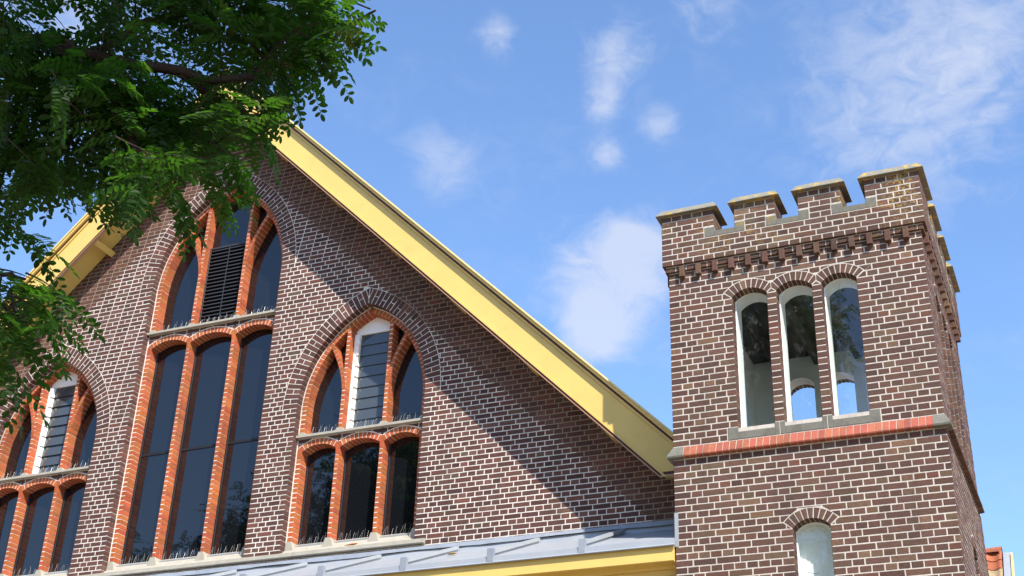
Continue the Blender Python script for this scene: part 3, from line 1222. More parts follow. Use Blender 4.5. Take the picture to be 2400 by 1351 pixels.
        pr.prism(rect(cx - 0.006, cx + 0.006, z0g, z1g), YG - 0.0565, YG - 0.0525, FRC)
        pr.build('grille_post', M['blackmetal'], win)
    # ---- bird spikes on both sills
    for tier, (zz, dep) in enumerate(((zu + 0.055, YR + 0.05), (0.375, YR + 0.06))):
        for bi, (a, b) in enumerate(bays):
            if tier == 0 and bi == 1 and spec['centre'] == 'louvre':
                pass
            sk = MB()
            sk.prism(rect(a + 0.02, b - 0.02, zz - 0.012, zz + 0.006), dep - 0.012, dep + 0.012, FRC)
            x = a + 0.03
            i = 0
            while x < b - 0.02:
                ln_ = rng.uniform(0.085, 0.13)
                tilt = rng.uniform(0.0, 0.035)
                dy = (-0.035, 0.02, 0.0)[i % 3]
                p0 = FRC.p(x, dep, zz)
                p1 = FRC.p(x + tilt, dep + dy, zz + ln_)
                sk.tube([p0, p1], [0.0009, 0.0008], 4)
                x += rng.uniform(0.026, 0.044)
                i += 1
            sk.build('bird_spikes', M['steel'], win, 'stuff')
    return win


def _sweep(prof, u0, u1):
    """profile of (d, z) pairs on the church frame swept along u -> verts, faces"""
    n = len(prof)
    vs = [FRC.p(u0, d, z) for d, z in prof] + [FRC.p(u1, d, z) for d, z in prof]
    fs = [(i, n + i, n + (i + 1) % n, (i + 1) % n) for i in range(n)] + [tuple(range(n)), tuple(range(2 * n - 1, n - 1, -1))]
    return vs, fs


SPS = dict(m=0.318, zi=1.517, zc=1.693, zsp=1.607, zu=1.797, br=(2.36, 3.075, 0.545), centre='louvre')
build_window(sml, dict(SPS, label='small pointed window with open glass louvres, partly behind the leaves'), 31)
build_window(main, dict(m=0.377, zi=3.442, zc=3.630, zsp=3.530, zu=3.752, br=(4.58, 5.465, 0.705), centre='grille', bar=1.965,
                        label='tall pointed window with black ventilation grille'), 32)
build_window(smr, dict(SPS, label='small pointed window with closed white framed louvres'), 33)

# red bricks of the straight columns: the 300 that show largest are sub-parts
cand = []
for win, b in RED:
    u, v, dep = screen(FRC.p(b['cu'], YR, b['cz']))
    vis = b['full'] and 5 < u < 2395 and 5 < v < 1346 and not (v < 520 and u < 460)
    cand.append((b['w'] * b['hh'] / dep ** 2 if vis else 0, win, b))
order = sorted(cand, key=lambda t: -t[0])
pool = {}
rng = random.Random(77)
mbs = {}
for i, (a_, win, b) in enumerate(order):
    if i < 300 and a_ > 0:
        key = (round(b['w'], 3), round(b['hh'], 3))
        if key not in pool:
            pool[key] = []
            for q in range(4):
                mb = MB()
                mb.prism(rect(-b['w'] / 2 * K, b['w'] / 2 * K, -b['hh'] / 2 * K, b['hh'] / 2 * K), 0, (YG - YR - 0.003) * K, None, 0.003, (0, 0, 0), rng, 0.001)
                pool[key].append(mb.mesh('red_brick', M['red_brick'], cols=False))
        o = bpy.data.objects.new('red_brick', rng.choice(pool[key]))
        COL.objects.link(o)
        o.parent = win
        o.location = FRC.p(b['cu'], YR + rng.uniform(-0.001, 0.001), b['cz'])
        o.color = (*b['col'], 1)
    else:
        mbs.setdefault(win, MB()).prism(b['poly'], YR, YG - 0.003, FRC, 0.003, b['col'], rng, 0.001)
for win, mb in mbs.items():
    mb.build('red_brick_courses', M['red_brick'], win, 'stuff')

# long bottom sill
bs = MB()
prof = [(-0.054, 0.165), (-0.060, 0.172), (-0.058, 0.218), (-0.02, 0.232), (0.02, 0.232), (0.02, 0.165)]
for xa, xb in ((-12.9, -9.62), (-9.615, -7.37), (-7.365, -5.46), (-5.455, -3.672)):
    bs.add(*_sweep(prof, xa, xb))
bs.build('stone_sill', M['concrete'], church)
# dark drip under the wall sill
tw = MB()
tw.tube([FRC.p(-4.73, -0.060, 0.232), FRC.p(-4.62, -0.052, 0.238), FRC.p(-4.56, -0.055, 0.241)], [0.004, 0.014, 0.006], 5)
tg = tw.build('fallen_twig', M['twig'], None)
tg['label'] = 'short rusty brown bark piece lying on the pale window sill'
tg['category'] = 'twig'


# ---- rakes: boards on both slopes
def rake(side):
    """mouldings run along the slope; S = |x - apex| + z - 7.323, profile boxes given as (S0, S1, d0, d1)"""
    fr = FRC
    zc = 0.461                         # the boards turn level here
    dF = 1.53 - 1.994
    bands = [('roof_edge', 'cream', 0.466, 0.494, -0.545, -0.45), ('rake_moulding', 'yellow', 0.418, 0.4645, -0.525, -0.46),
             ('rake_line', 'maroon', 0.388, 0.416, -0.490, -0.46), ('rake_fillet', 'yellow', 0.348, 0.386, -0.482, -0.46),
             ('rake_board', 'yellow', -0.083, 0.346, dF, dF + 0.05), ('rake_bead', 'yellow', -0.112, -0.085, dF - 0.012, dF + 0.05),
             ('rake_line', 'maroon', -0.1445, -0.113, dF - 0.004, dF + 0.05), ('rake_lip', 'lip', -0.160, -0.146, dF - 0.010, dF + 0.05)]
    for (nm, mt, s0, s1, d0, d1) in bands:
        mb = MB()
        # polygon in (t, z): t = distance from the apex line
        za0, za1 = 7.323 + s0, 7.323 + s1
        poly = [(0.0015, za0), (za0 - zc, zc), (za1 - zc, zc), (0.0015, za1)]
        if side > 0:
            pl = [(APX + t, z) for t, z in poly]
        else:
            pl = [(APX - t, z) for t, z in reversed(poly)]
        mb.prism(pl, d0, d1, fr, 0, back=True)
        mb.build(nm, M[mt], church)
    # level return at the foot of the board
    for (nm, mt, z0, z1, d0, d1) in (('rake_bead', 'yellow', zc + 0.055, zc + 0.077, dF - 0.013, dF + 0.001), ('rake_line', 'maroon', zc + 0.022, zc + 0.053, dF + 0.004, dF + 0.0015),
                                     ('rake_lip', 'lip', zc - 0.001, zc + 0.020, dF - 0.011, dF + 0.001)):
        mb = MB()
        xa, xb = 7.323 - 0.085 - z0, 7.323 + 0.30 - zc
        if mt == 'maroon':
            d0, d1 = dF - 0.004, dF + 0.0015
        xa = 7.323 - 0.150 - zc + (0.02 if mt != 'lip' else 0.0)
        pl = rect(APX + xa, APX + xb, z0, z1) if side > 0 else rect(APX - xb, APX - xa, z0, z1)
        mb.prism(pl, d0, d1, fr, 0, back=True)
        mb.build(nm, M[mt], church)
    # soffit on the slope and the level one
    mb = MB()
    poly = [(0.0015, 7.353), (7.353 - zc - 0.05, zc + 0.05), (7.353 - zc + 0.02, zc + 0.05), (0.0015, 7.353 + 0.07)]
    pl = [(APX + t, z) for t, z in poly] if side > 0 else [(APX - t, z) for t, z in reversed(poly)]
    mb.prism(pl, dF + 0.051, 0.003, fr, 0, back=True)
    pl = rect(APX + 7.353 - zc - 0.05, APX + 7.353 - zc + 0.45, zc + 0.012, zc + 0.049)
    if side < 0:
        pl = rect(APX - (7.353 - zc + 0.45), APX - (7.353 - zc - 0.05), zc + 0.012, zc + 0.049)
    mb.prism(pl, dF + 0.051, 0.003, fr, 0, back=True)
    mb.build('soffit', M['yellow'], church)
    # purlin ends
    for i in range(7):
        t = 1.028 + i * 1.018
        z = 7.353 - t
        c = (APX + side * (t - 0.042), z - 0.042)
        e1 = (math.sqrt(0.5) * side, -math.sqrt(0.5))
        e2 = (math.sqrt(0.5) * side, math.sqrt(0.5))
        a, b = 0.044, 0.074
        pl = [(c[0] + e1[0] * i1 * a + e2[0] * i2 * b, c[1] + e1[1] * i1 * a + e2[1] * i2 * b) for i1, i2 in ((-1, -1), (1, -1), (1, 1), (-1, 1))]
        if area(pl) < 0:
            pl.reverse()
        mb = MB()
        mb.prism(pl, dF + 0.0512, -0.004, fr, 0.004, back=True)
        mb.build('purlin_end', M['yellow'], church)


rake(1)
rake(-1)
# roof slopes and nave walls behind
rf = MB()
for side in (1, -1):
    t1 = 7.323 - 0.461 + 0.47
    for (z0, z1) in ((7.323 + 0.415, 7.323 + 0.478),):
        pl = [(0.0, z0), (t1, z0 - t1), (t1, z1 - t1), (0.0, z1)]
        pl = [(APX + t, z) for t, z in pl] if side > 0 else [(APX - t, z) for t, z in reversed(pl)]
        rf.prism(pl, -0.44, 14.0, FRC, 0, back=True)
rf.build('roof', M['slate'], church)
nv = MB()
nv.prism(rect(RX0, RX0 + 0.3, -6.6, 0.55), 0.2, 14.0, FRC, 0, back=True)
nv.prism(rect(RX1 - 0.35, RX1 - 0.05, -6.6, 0.3), 0.2, 14.0, FRC, 0, back=True)
nv.build('nave_wall', M['mortar'], church)

# ================================================================== TOWER
tower = thing('bell_tower', 'square brown brick tower with battlements and round-headed windows beside the gable', 'tower')
W, D, CT = 2.53, 2.53, 0.0659
FR = {'front': Frame((0, 0, 0), 0.0), 'right': Frame((W, 0, 0), math.pi / 2), 'left': Frame((0, D, 0), -math.pi / 2), 'back': Frame((W, D, 0), math.pi)}
ring = 0.100
ups = [Opening(cx, hf, 0.255, 1.655, ring, rise=0.079) for cx, hf in ((0.8225, 0.1745), (1.2695, 0.1745), (1.7085, 0.1685))]
low = Opening(1.2685, 0.1675, -2.75, -0.790, ring, rise=0.078)
ZLOW = -2.80
twalls = []
for nm in ('front', 'right', 'left', 'back'):
    fr = FR[nm]
    w = Wall(fr, HB, CT, brown_tower, 40 + len(nm))
    nlo = int(math.floor(ZLOW / CT))
    for n in range(nlo, 32):
        z0 = n * CT
        if n in (0, 1):
            continue                    # the band
        if n in (30, 31):
            pass
        zm = z0 + CT / 2
        if n % 2 == 0:
            qs = 0.105 if nm in ('front', 'back') else 0.0
        else:
            qs = 0.160 if nm in ('front', 'back') else 0.0
        s = 0.0 if nm in ('front', 'back') else ((0.105 if n % 2 == 0 else 0.160) + JT)
        xa, xb = s, W - s
        q = qs if qs else 0.0
        holes = [o for o in ups if zm > o.zb and zm < o.zs] if n >= 2 else ([low] if zm < low.zs else [])
        spans, x, dl = [], xa, q
        if n in (2, 3) and nm == 'front':
            spans = [(xa, 0.541, q, 0), (1.976, xb, 0, q)]
        else:
            for o in holes:
                spans.append((x, o.x0, dl, 0.113))
                x, dl = o.x1, 0.113
            spans.append((x, xb, dl, q))
        ops = [o for o in ups if z0 + CT > o.zs and n > 4] + ([low] if n < 2 and z0 + CT > low.zs else [])
        if n in (30, 31):
            # behind the corbels: upper course steps out
            w.course(n, z0, [(p - (0.027 if n == 31 and i_ == 0 and q_ else 0), r_ + (0.027 if n == 31 and i_ == len(spans) - 1 and t_ else 0), q_, t_) for i_, (p, r_, q_, t_) in enumerate(spans)], ops, d=-0.028 if n == 31 else 0.0, dmin=0.055 if n == 31 else 0.03)
        else:
            w.course(n, z0, spans, ops)
    twalls.append(w)
# parapet
PP = 0.052
PF = {'front': Frame((-PP, -PP, 0), 0.0), 'right': Frame((W + PP, -PP, 0), math.pi / 2), 'left': Frame((-PP, D + PP, 0), -math.pi / 2), 'back': Frame((W + PP, D + PP, 0), math.pi)}
PW = W + 2 * PP
mer = [(0.0, 0.563), (0.775, 1.205), (1.433, 1.869), (2.099, PW)]       # merlons along each parapet
PT = 0.32
for nm in ('front', 'right', 'left', 'back'):
    w = Wall(PF[nm], HB, CT, brown_tower, 60 + len(nm))
    fb = nm in ('front', 'back')
    for n in range(32, 41):
        z0 = n * CT
        s = 0.0 if fb else ((0.105 if n % 2 else 0.160) + JT)
        q = (0.105 if n % 2 else 0.160) if fb else 0.0
        par = n + 1
        if n < 36:
            spans = [(s, PW - s, q, q)]
        elif n < 38:
            spans = []
            for i, (a, b) in enumerate(mer):
                a2 = s if i == 0 else a + 0.108
                b2 = PW - s if i == 3 else b - 0.108
                spans.append((a2, b2, q if i == 0 else 0, q if i == 3 else 0))
        else:
            spans = []
            for i, (a, b) in enumerate(mer):
                spans.append((s if i == 0 else a, PW - s if i == 3 else b, q if i == 0 else PT, q if i == 3 else PT))
        w.course(n, z0, spans, parity=par, dmin=0.07 if n == 32 else 0.03)
    twalls.append(w)
emit_bricks(twalls, tower, M['brick_tower'], 300, lambda u, v, w: w.fr.ang in (0.0,) or False)
for i, o in enumerate(ups):
    cl_ = []
    if i > 0:
        cl_.append((-1, 0, -(ups[i - 1].x1 + o.x0) / 2 - 0.004))
    if i < 2:
        cl_.append((1, 0, (o.x1 + ups[i + 1].x0) / 2 - 0.004))
    arch_ring(o, FR['front'], tower, M['brick_tower'], brown_tower, 0.0425, 80 + i, 0.113, split=False, clips=cl_)
    arch_ring(o, FR['right'], tower, M['brick_tower'], brown_tower, 0.0425, 90 + i, 0.113, split=False, clips=cl_)
    arch_ring(o, FR['back'], tower, M['brick_tower'], brown_tower, 0.0425, 95 + i, 0.113, split=False, clips=cl_)
arch_ring(low, FR['front'], tower, M['brick_tower'], brown_tower, 0.0425, 85, 0.113, split=False)
arch_ring(low, FR['right'], tower, M['brick_tower'], brown_tower, 0.0425, 86, 0.113, split=False)

# mortar core: four faces with openings, parapet cores
tm = MB()
for nm in ('front', 'right', 'left', 'back'):
    fr = FR[nm]
    hol = [o.outline(0.005) for o in ups] + [low.outline(0.005)]
    vs, fs = region_tris(rect(0.0022, W - 0.0022, -6.5, 2.12), hol)
    tm.add([fr.p(u, 0.0022, z) for u, z in vs], fs)
    for h_ in hol:
        h_ = h_ + h_[:1]
        tm.strip([fr.p(u, 0.0022, z) for u, z in h_], [fr.p(u, 0.125, z) for u, z in h_])
    pf = PF[nm]
    a = 0.0022 if nm in ('front', 'back') else PT
    tm.prism(rect(a, PW - a, 32 * CT + 0.012, 36.2 * CT), 0.0022, PT, pf, 0, back=True)
    for i, (x0, x1) in enumerate(mer):
        x0 = max(x0 + 0.005, a)
        x1 = min(x1 - 0.005, PW - a)
        tm.prism(rect(x0, x1, 36.2 * CT, 41 * CT), 0.0022, PT - 0.001, pf, 0, back=True)
    tm.prism(rect(PP - 0.024, PW - PP + 0.024, 31 * CT + 0.012, 32 * CT + 0.013), PP - 0.0235, PP + 0.05, pf)
tm.build('tower_wall', M['mortar_tower'], tower)
ro = MB()
ro.box(0.27, W - 0.27, 0.27, D - 0.27, 2.13, 2.20)
ro.build('roof', M['slate'], tower)

# corbels, caps, saddles
rng = random.Random(3)
cpool = []
for q in range(4):
    mb = MB()
    mb.prism(rect(-0.0275, 0.0275, 0.0, 2 * CT - 0.012), 0, 0.06, None, 0.003, (0, 0, 0), rng, 0.0016)
    mb.add([(-0.0275, 0, 0), (0.0275, 0, 0), (0.0275, 0.06, 0), (-0.0275, 0.06, 0)], [(0, 3, 2, 1)])
    cpool.append(mb.mesh('corbel_brick', M['brick_tower'], cols=False))
for nm in ('front', 'right', 'left'):
    fr = FR[nm]
    for i in range(14):
        o = bpy.data.objects.new('corbel_brick', rng.choice(cpool))
        COL.objects.link(o)
        o.parent = tower
        o.location = fr.p(0.1480 + i * 0.17235, -PP + 0.002 + rng.uniform(-0.002, 0.002), 30 * CT - 0.004)
        o.rotation_euler = (0, 0, fr.ang)
        o.color = (*brown_tower(rng), 1)


def cap(fr, x0, x1, y0, y1):
    """weathered coping: overhangs all round, sloped faces"""
    ov, z0, z1, z2 = 0.050, 41 * CT + 0.002, 41 * CT + 0.008, 41 * CT + 0.086
    mb = MB()
    lo = [(x0 - ov, y0 - ov), (x1 + ov, y0 - ov), (x1 + ov, y1 + ov), (x0 - ov, y1 + ov)]
    hi = [(x0 + 0.0, y0 + 0.005), (x1 - 0.0, y0 + 0.005), (x1 - 0.0, y1 - 0.005), (x0 + 0.0, y1 - 0.005)]
    vs = [fr.p(a, b, z0) for a, b in lo] + [fr.p(a, b, z1) for a, b in lo] + [fr.p(a, b, z2) for a, b in hi]
    fs = [(3, 2, 1, 0), (8, 9, 10, 11)]
    for i in range(4):
        j = (i + 1) % 4
        fs += [(i, j, 4 + j, 4 + i), (4 + i, 4 + j, 8 + j, 8 + i)]
    mb.add(vs, fs)
    mb.build('cap_stone', M['cap'], tower)


for nm in ('front', 'right', 'left', 'back'):
    pf = PF[nm]
    fb = nm in ('front', 'back')
    for i, (a, b) in enumerate(mer):
        if fb:
            cap(pf, a, b, 0, PT)
        else:
            a2 = PT + 0.104 if i == 0 else a
            b2 = PW - PT - 0.104 if i == 3 else b
            cap(pf, a2, b2, 0, PT)
    for (a, b) in zip(mer, mer[1:]):
        g0, g1 = a[1], b[0]
        mb = MB()
        zf, zt = 2.437, 2.488
        mb.prism([(g0 - 0.104, 36 * CT + 0.004), (g0, 36 * CT + 0.004), (g0, zt), (g0 - 0.104, zt)], -0.0015, PT + 0.002, pf, 0.003, back=True)
        mb.prism([(g1, 36 * CT + 0.004), (g1 + 0.104, 36 * CT + 0.004), (g1 + 0.104, zt), (g1, zt)], -0.0015, PT + 0.002, pf, 0.003, back=True)
        mb.prism([(g0 + 0.0005, 36 * CT + 0.004), (g1 - 0.0005, 36 * CT + 0.004), (g1 - 0.0005, zf), (g0 + 0.0005, zf)], -0.0015, PT + 0.002, pf, 0.003, back=True)
        mb.build('saddle_stone', M['saddle'], tower)

# red brick band with corner stones
bd, bz0, bz1 = -0.052, 0.024, 0.130
for nm in ('front', 'right', 'left'):
    fr = FR[nm]
    n = 36
    x0, x1 = 0.108, W - 0.100
    st = (x1 - x0) / n
    pool = []
    for q in range(4):
        mb = MB()
        jj = 0.006
        e = st / 2 - jj / 2
        pr = [(0.03, 0.002), (bd + 0.004, bz0 - 0.012), (bd, bz0), (0.0, bz1 - 0.004), (0.03, bz1 - 0.004)]
        js = [rng.uniform(-0.001, 0.001) for _ in range(4)]
        m_ = len(pr)
        vs = [(-e + js[0], d, z) for d, z in pr] + [(e + js[1], d, z) for d, z in pr]
        fs = [(i, m_ + i, m_ + (i + 1) % m_, (i + 1) % m_) for i in range(m_)] + [tuple(range(m_)), tuple(range(2 * m_ - 1, m_ - 1, -1))]
        mb.add(vs, fs)
        pool.append(mb.mesh('band_brick', M['red_brick'], cols=False))
    for i in range(n):
        o = bpy.data.objects.new('band_brick', rng.choice(pool))
        COL.objects.link(o)
        o.parent = tower
        o.location = fr.p(x0 + (i + 0.5) * st, rng.uniform(-0.0015, 0.0015), 0)
        o.rotation_euler = (0, 0, fr.ang)
        k = rng.uniform(0.8, 1.1)
        o.color = (0.33 * k, 0.092 * k * rng.uniform(0.9, 1.2), 0.058 * k, 1) if nm == 'front' else (*brown_tower(rng), 1)
prb = [(0.10, 0.0), (bd + 0.002, bz0 - 0.014), (bd - 0.002, bz0 + 0.002), (-0.001, bz1), (0.10, bz1)]
for (cx_, cy_, sx, sy) in ((0, 0, -1, -1), (W, 0, 1, -1)):
    # corner stone: mitred round the corner
    cs = MB()
    L = 0.105
    lo, up = abs(bd) + 0.002, 0.001
    for z_a, z_b, o_a, o_b in ((0.0, bz0 - 0.014, 0.0, lo - 0.004), (bz0 - 0.014, bz0 + 0.002, lo - 0.004, lo), (bz0 + 0.002, bz1, lo, up)):
        def ringpts(o, z):
            return [(cx_ - sx * L, cy_ + sy * o, z), (cx_ + sx * o, cy_ + sy * o, z), (cx_ + sx * o, cy_ - sy * L, z)]
        A, B = ringpts(o_a, z_a), ringpts(o_b, z_b)
        cs.add(A + B, [(0, 1, 4, 3), (1, 2, 5, 4)])
    cs.add([(cx_ - sx * L, cy_ + sy * o, z) for o, z in ((-0.02, 0.0), (lo - 0.004, bz0 - 0.014), (lo, bz0 + 0.002), (up, bz1), (-0.02, bz1))], [(0, 1, 2, 3, 4)])
    cs.add([(cx_ + sx * o, cy_ - sy * L, z) for o, z in ((-0.02, 0.0), (lo - 0.004, bz0 - 0.014), (lo, bz0 + 0.002), (up, bz1), (-0.02, bz1))], [(0, 1, 2, 3, 4)])
    cs.build('corner_stone', M['stone'], tower)
bm_ = MB()
for nm in ('front', 'right', 'left'):
    fr = FR[nm]
    vs = [fr.p(u, d, z) for u in (0.1, W - 0.1) for d, z in ((0.02, 0.003), (bd + 0.008, bz0 - 0.008), (bd + 0.005, bz0), (0.003, bz1 - 0.006), (0.02, bz1 - 0.006))]
    bm_.add(vs, [(i, 5 + i, 5 + (i + 1) % 5, (i + 1) % 5) for i in range(5)])
bm_.build('band_mortar', M['mortar_tower'], tower)

# sills of the three windows: stones with raised stools
for nm in ('front', 'right'):
    fr = FR[nm]
    edges = [0.541, (ups[0].x1 + ups[1].x0) / 2, (ups[1].x1 + ups[2].x0) / 2, 1.976]
    for i, o in enumerate(ups):
        mb = MB()
        a, b = edges[i] + 0.004, edges[i + 1] - 0.004
        z0, zl, zt = 0.136, 0.212, 0.261
        dd = -0.0025 if nm == 'front' else 0.001
        mb.prism(rect(a, o.x0, z0, zt), dd, 0.14, fr, 0.003)
        mb.prism(rect(o.x1, b, z0, zt), dd, 0.14, fr, 0.003)
        mb.prism(rect(o.x0 + 0.0005, o.x1 - 0.0005, z0, zl), dd, 0.02, fr, 0.003)
        # weathered slope up to the frame
        mb.add([fr.p(u, d, z) for u in (o.x0, o.x1) for d, z in ((0.012, zl), (0.13, zl + 0.028), (0.13, zl - 0.03))], [(0, 3, 4, 1), (1, 4, 5, 2)])
        mb.build('sill_stone', M['stone'], tower)


# windows of the tower: white lining, pane
def tower_window(fr, o, zb, glass, name='arched_window', deep=0.31):
    ol = o.outline(0.0, 18)
    ol = [(u, max(z, zb)) for u, z in ol]
    inn = [(o.cx + (u - o.cx) * 0.93, z if z <= zb + 0.01 else z - 0.006) for u, z in ol]
    loop, loop2 = ol + ol[:1], inn + inn[:1]
    mb = MB()
    # lining: a frame face, then the reveal right through the wall
    mb.strip([fr.p(u, 0.113, z) for u, z in loop], [fr.p(u, 0.113, z) for u, z in loop2])
    mb.strip([fr.p(u, 0.113, z) for u, z in loop2], [fr.p(u, deep, z) for u, z in loop2])
    win = mb.build(name, M['white'], tower)
    if glass:
        g = MB()
        pl = [(o.cx + (u - o.cx) * 0.935, z) for u, z in ol]
        g.add([fr.p(u, 0.118, z) for u, z in pl], [tuple(range(len(pl)))])
        g.build('pane', M['clear'], win)
        fb_ = MB()
        fb_.prism(rect(o.x0 + 0.002, o.x1 - 0.002, zb - 0.004, zb + 0.012), 0.108, 0.122, fr, 0.002)
        fb_.build('bottom_rail', M['barstrip'], win)
    return win


for nm in ('front', 'right', 'left', 'back'):
    for o in ups:
        tower_window(FR[nm], o, 0.226, nm in ('front', 'right'))
lw = tower_window(FR['front'], low, low.zb + 0.1, True, deep=0.19)
mb = MB()
mb.prism(rect(low.x0 - 0.01, low.x1 + 0.01, low.zb, low.zs + 0.1), 0.185, 0.2, FR['front'])
mb.build('back_panel', M['plaster'], lw)
mb = MB()
mb.tube([(1.175, 0.113, -1.165), (1.24, 0.113, -1.185), (1.276, 0.113, -1.192), (1.283, 0.113, -1.183), (1.272, 0.113, -1.172)], [0.0016] * 5, 4)
mb.build('window_hook', M['blackmetal'], lw)
lw2 = tower_window(FR['right'], low, low.zb + 0.1, True, deep=0.19)
mb = MB()
mb.prism(rect(low.x0 - 0.01, low.x1 + 0.01, low.zb, low.zs + 0.1), 0.185, 0.2, FR['right'])
mb.build('back_panel', M['plaster'], lw2)

# the room behind the glass
rm = MB()
for nm in ('front', 'right', 'left', 'back'):
    fr = FR[nm]
    hol = [[(u, max(z, 0.226)) for u, z in [(o.cx + (u - o.cx) * 0.93, z) for u, z in o.outline(0.0, 10)]] for o in ups]
    vs, fs = region_tris(rect(0.30, W - 0.30, -0.10, 1.98), hol)
    rm.add([fr.p(u, 0.305, z) for u, z in vs], [f[::-1] for f in fs])
rm.box(0.30, W - 0.30, 0.30, D - 0.30, -0.14, -0.10)
rm.build('belfry_room', M['plaster'], tower)
ce = MB()
ce.box(0.29, W - 0.29, 0.29, D - 0.29, 1.981, 2.03)
for i in range(4):
    x = 0.55 + i * 0.45
    ce.box(x, x + 0.09, 0.31, D - 0.31, 1.86, 1.9805)
ce.build('ceiling', M['darkwood'], tower)

# ================================================================== PORCH
porch = thing('entrance_porch', 'lean-to porch with grey zinc roof and yellow fascia below the gable windows', 'porch')
YB = K * 1.994 + TY - 0.03                # back of the zinc at the wall
zB, zF = -0.272, -0.786
PX0, PX1 = -13.4, -0.004


def pz(y):
    return zF + (zB - zF) * (y + 0.05) / (1.148 + 0.05)


seams = [-0.91 - 0.957 * i for i in range(13)]
prev = PX1
for i, x in enumerate(seams + [PX0]):
    mb = MB()
    a, b = x + 0.002, prev - 0.002
    mb.add([(a, -0.05, pz(-0.05)), (b, -0.05, pz(-0.05)), (b, 1.148, zB), (a, 1.148, zB),
            (a, -0.05, pz(-0.05) - 0.02), (b, -0.05, pz(-0.05) - 0.02), (b, 1.148, zB - 0.02), (a, 1.148, zB - 0.02),
            (a, YB, zB + 0.065), (b, YB, zB + 0.065)],
           [(0, 1, 2, 3), (7, 6, 5, 4), (0, 4, 5, 1), (3, 2, 9, 8), (0, 3, 7, 4), (1, 5, 6, 2)])
    mb.build('zinc_sheet', M['zinc'], porch)
    prev = x
for x in seams:
    mb = MB()
    h_, w_ = 0.062, 0.030
    y0, y1 = -0.015, 1.13
    for (pr, c_) in (([(-0.016, 0.001), (-0.016, h_ - 0.026), (0.016, h_ - 0.026), (0.016, 0.001)], 0),
                     ([(-w_, h_ - 0.034), (-w_ * 0.8, h_), (w_ * 0.8, h_), (w_, h_ - 0.034), (w_ * 0.7, h_ - 0.0255), (-w_ * 0.7, h_ - 0.0255)], 1)):
        q = len(pr)
        vs = [(x + u, y0, pz(y0) + h) for u, h in pr] + [(x + u, y1, pz(y1) + h) for u, h in pr]
        mb.add(vs, [(k, (k + 1) % q, q + (k + 1) % q, q + k) for k in range(q)] + [tuple(range(q - 1, -1, -1)), tuple(range(q, 2 * q))])
    mb.build('roof_batten', M['zinc'], porch)
    mb = MB()
    mb.box(x - 0.034, x + 0.034, -0.062, -0.0155, pz(-0.05) - 0.05, pz(-0.015) + h_ + 0.006)
    mb.build('batten_end', M['zincdark'], porch)
# eave strip with rounded bead
mb = MB()
prof = [(-0.050, -0.787), (-0.056, -0.835), (-0.064, -0.842), (-0.067, -0.850), (-0.062, -0.858), (-0.052, -0.858), (-0.044, -0.850), (-0.040, -0.790)]
mb.extrude_x(prof, PX0, PX1 + 0.012)
mb.build('eave_strip', M['zinc'], porch)
# cover flashing along the wall: slightly wavy lower edge
mb = MB()
rng = random.Random(8)
N = 90
xs = [PX0 + (-0.03 - PX0) * i / N for i in range(N + 1)]
wy = YB - 0.006
top = [(x, wy + 0.004, -0.159 + rng.uniform(-0.004, 0.004)) for x in xs]
bot = [(x, wy - 0.010 - 0.012 * abs(math.sin(x * 2.1 + math.sin(x * 5))), -0.212 + 0.008 * math.sin(x * 3.3) + rng.uniform(-0.003, 0.003)) for x in xs]
mb.strip(bot, top)
mb.strip([(p[0], YB + 0.028, p[2] + 0.004) for p in top], top)
mb.build('wall_flashing', M['zincdark'], porch)
# fascia and boards
mb = MB()
prof = [(-0.030, -0.848), (-0.030, -0.985), (-0.022, -0.992), (-0.005, -0.992), (0.02, -0.992), (0.02, -0.848)]
mb.extrude_x(prof, PX0, -0.0125)
mb.build('fascia', M['yellow'], porch)
mb = MB()
prof = [(0.021, -0.975), (0.050, -0.985), (0.095, -1.0), (0.110, -1.022), (0.16, -1.022), (0.16, -0.975)]
mb.extrude_x(prof, PX0, -0.0125)
mb.build('cove_moulding', M['yellow'], porch)
pn = MB()
pn.box(PX0, -0.0130, 0.162, 0.19, -1.75, -1.0225)
pn.build('backboard', M['yellow'], porch)
px = -0.014
for i in range(9):
    a, b = px - 1.45, px
    fm = MB()
    fm.box(a, b, 0.138, 0.1615, -1.075, -1.0225)
    fm.box(b - 0.062, b, 0.138, 0.1615, -1.75, -1.0755)
    fm.box(a, a + 0.06, 0.138, 0.1615, -1.75, -1.0755)
    fm.build('panel_frame', M['yellow'], porch)
    px -= 1.452
pw = MB()
pw.box(PX0, -0.02, 0.195, 0.35, -6.5, -1.75)
pw.build('porch_wall', M['brick_tower'], porch)
# flashing turned up against the tower corner
mb = MB()
mb.box(-0.006, 0.034, -0.006, -0.0022, -0.855, -0.525)
mb.box(-0.0065, -0.003, -0.006, 1.1, -0.80, -0.525)
mb.build('corner_flashing', M['zinc'], porch)
fl = MB()
fx, fy = -2.62, 0.62
fz = pz(fy) + 0.004
fl.add([(fx - 0.05, fy - 0.02, fz), (fx - 0.01, fy - 0.045, fz + 0.012), (fx + 0.045, fy - 0.01, fz + 0.02), (fx + 0.05, fy + 0.03, fz + 0.03), (fx, fy + 0.04, fz + 0.022), (fx - 0.04, fy + 0.03, fz + 0.02),
        (fx, fy, fz + 0.03)], [(0, 1, 6), (1, 2, 6), (2, 3, 6), (3, 4, 6), (4, 5, 6), (5, 0, 6)])
fo = fl.build('fallen_leaf', M['fallen'], None)
fo['label'] = 'small crumpled yellow leaf lying on the grey zinc porch roof'
fo['category'] = 'leaf'

# ================================================================== tiled house behind
house = thing('tiled_house', 'small house roof of orange red pantiles with a white verge board behind the tower', 'house')
HY, HZ = 12.0, 2.55
HX1 = 2.085
sl_ = 1.05                                   # fall per metre towards the camera


def hz(y):
    return HZ - sl_ * (HY - y)


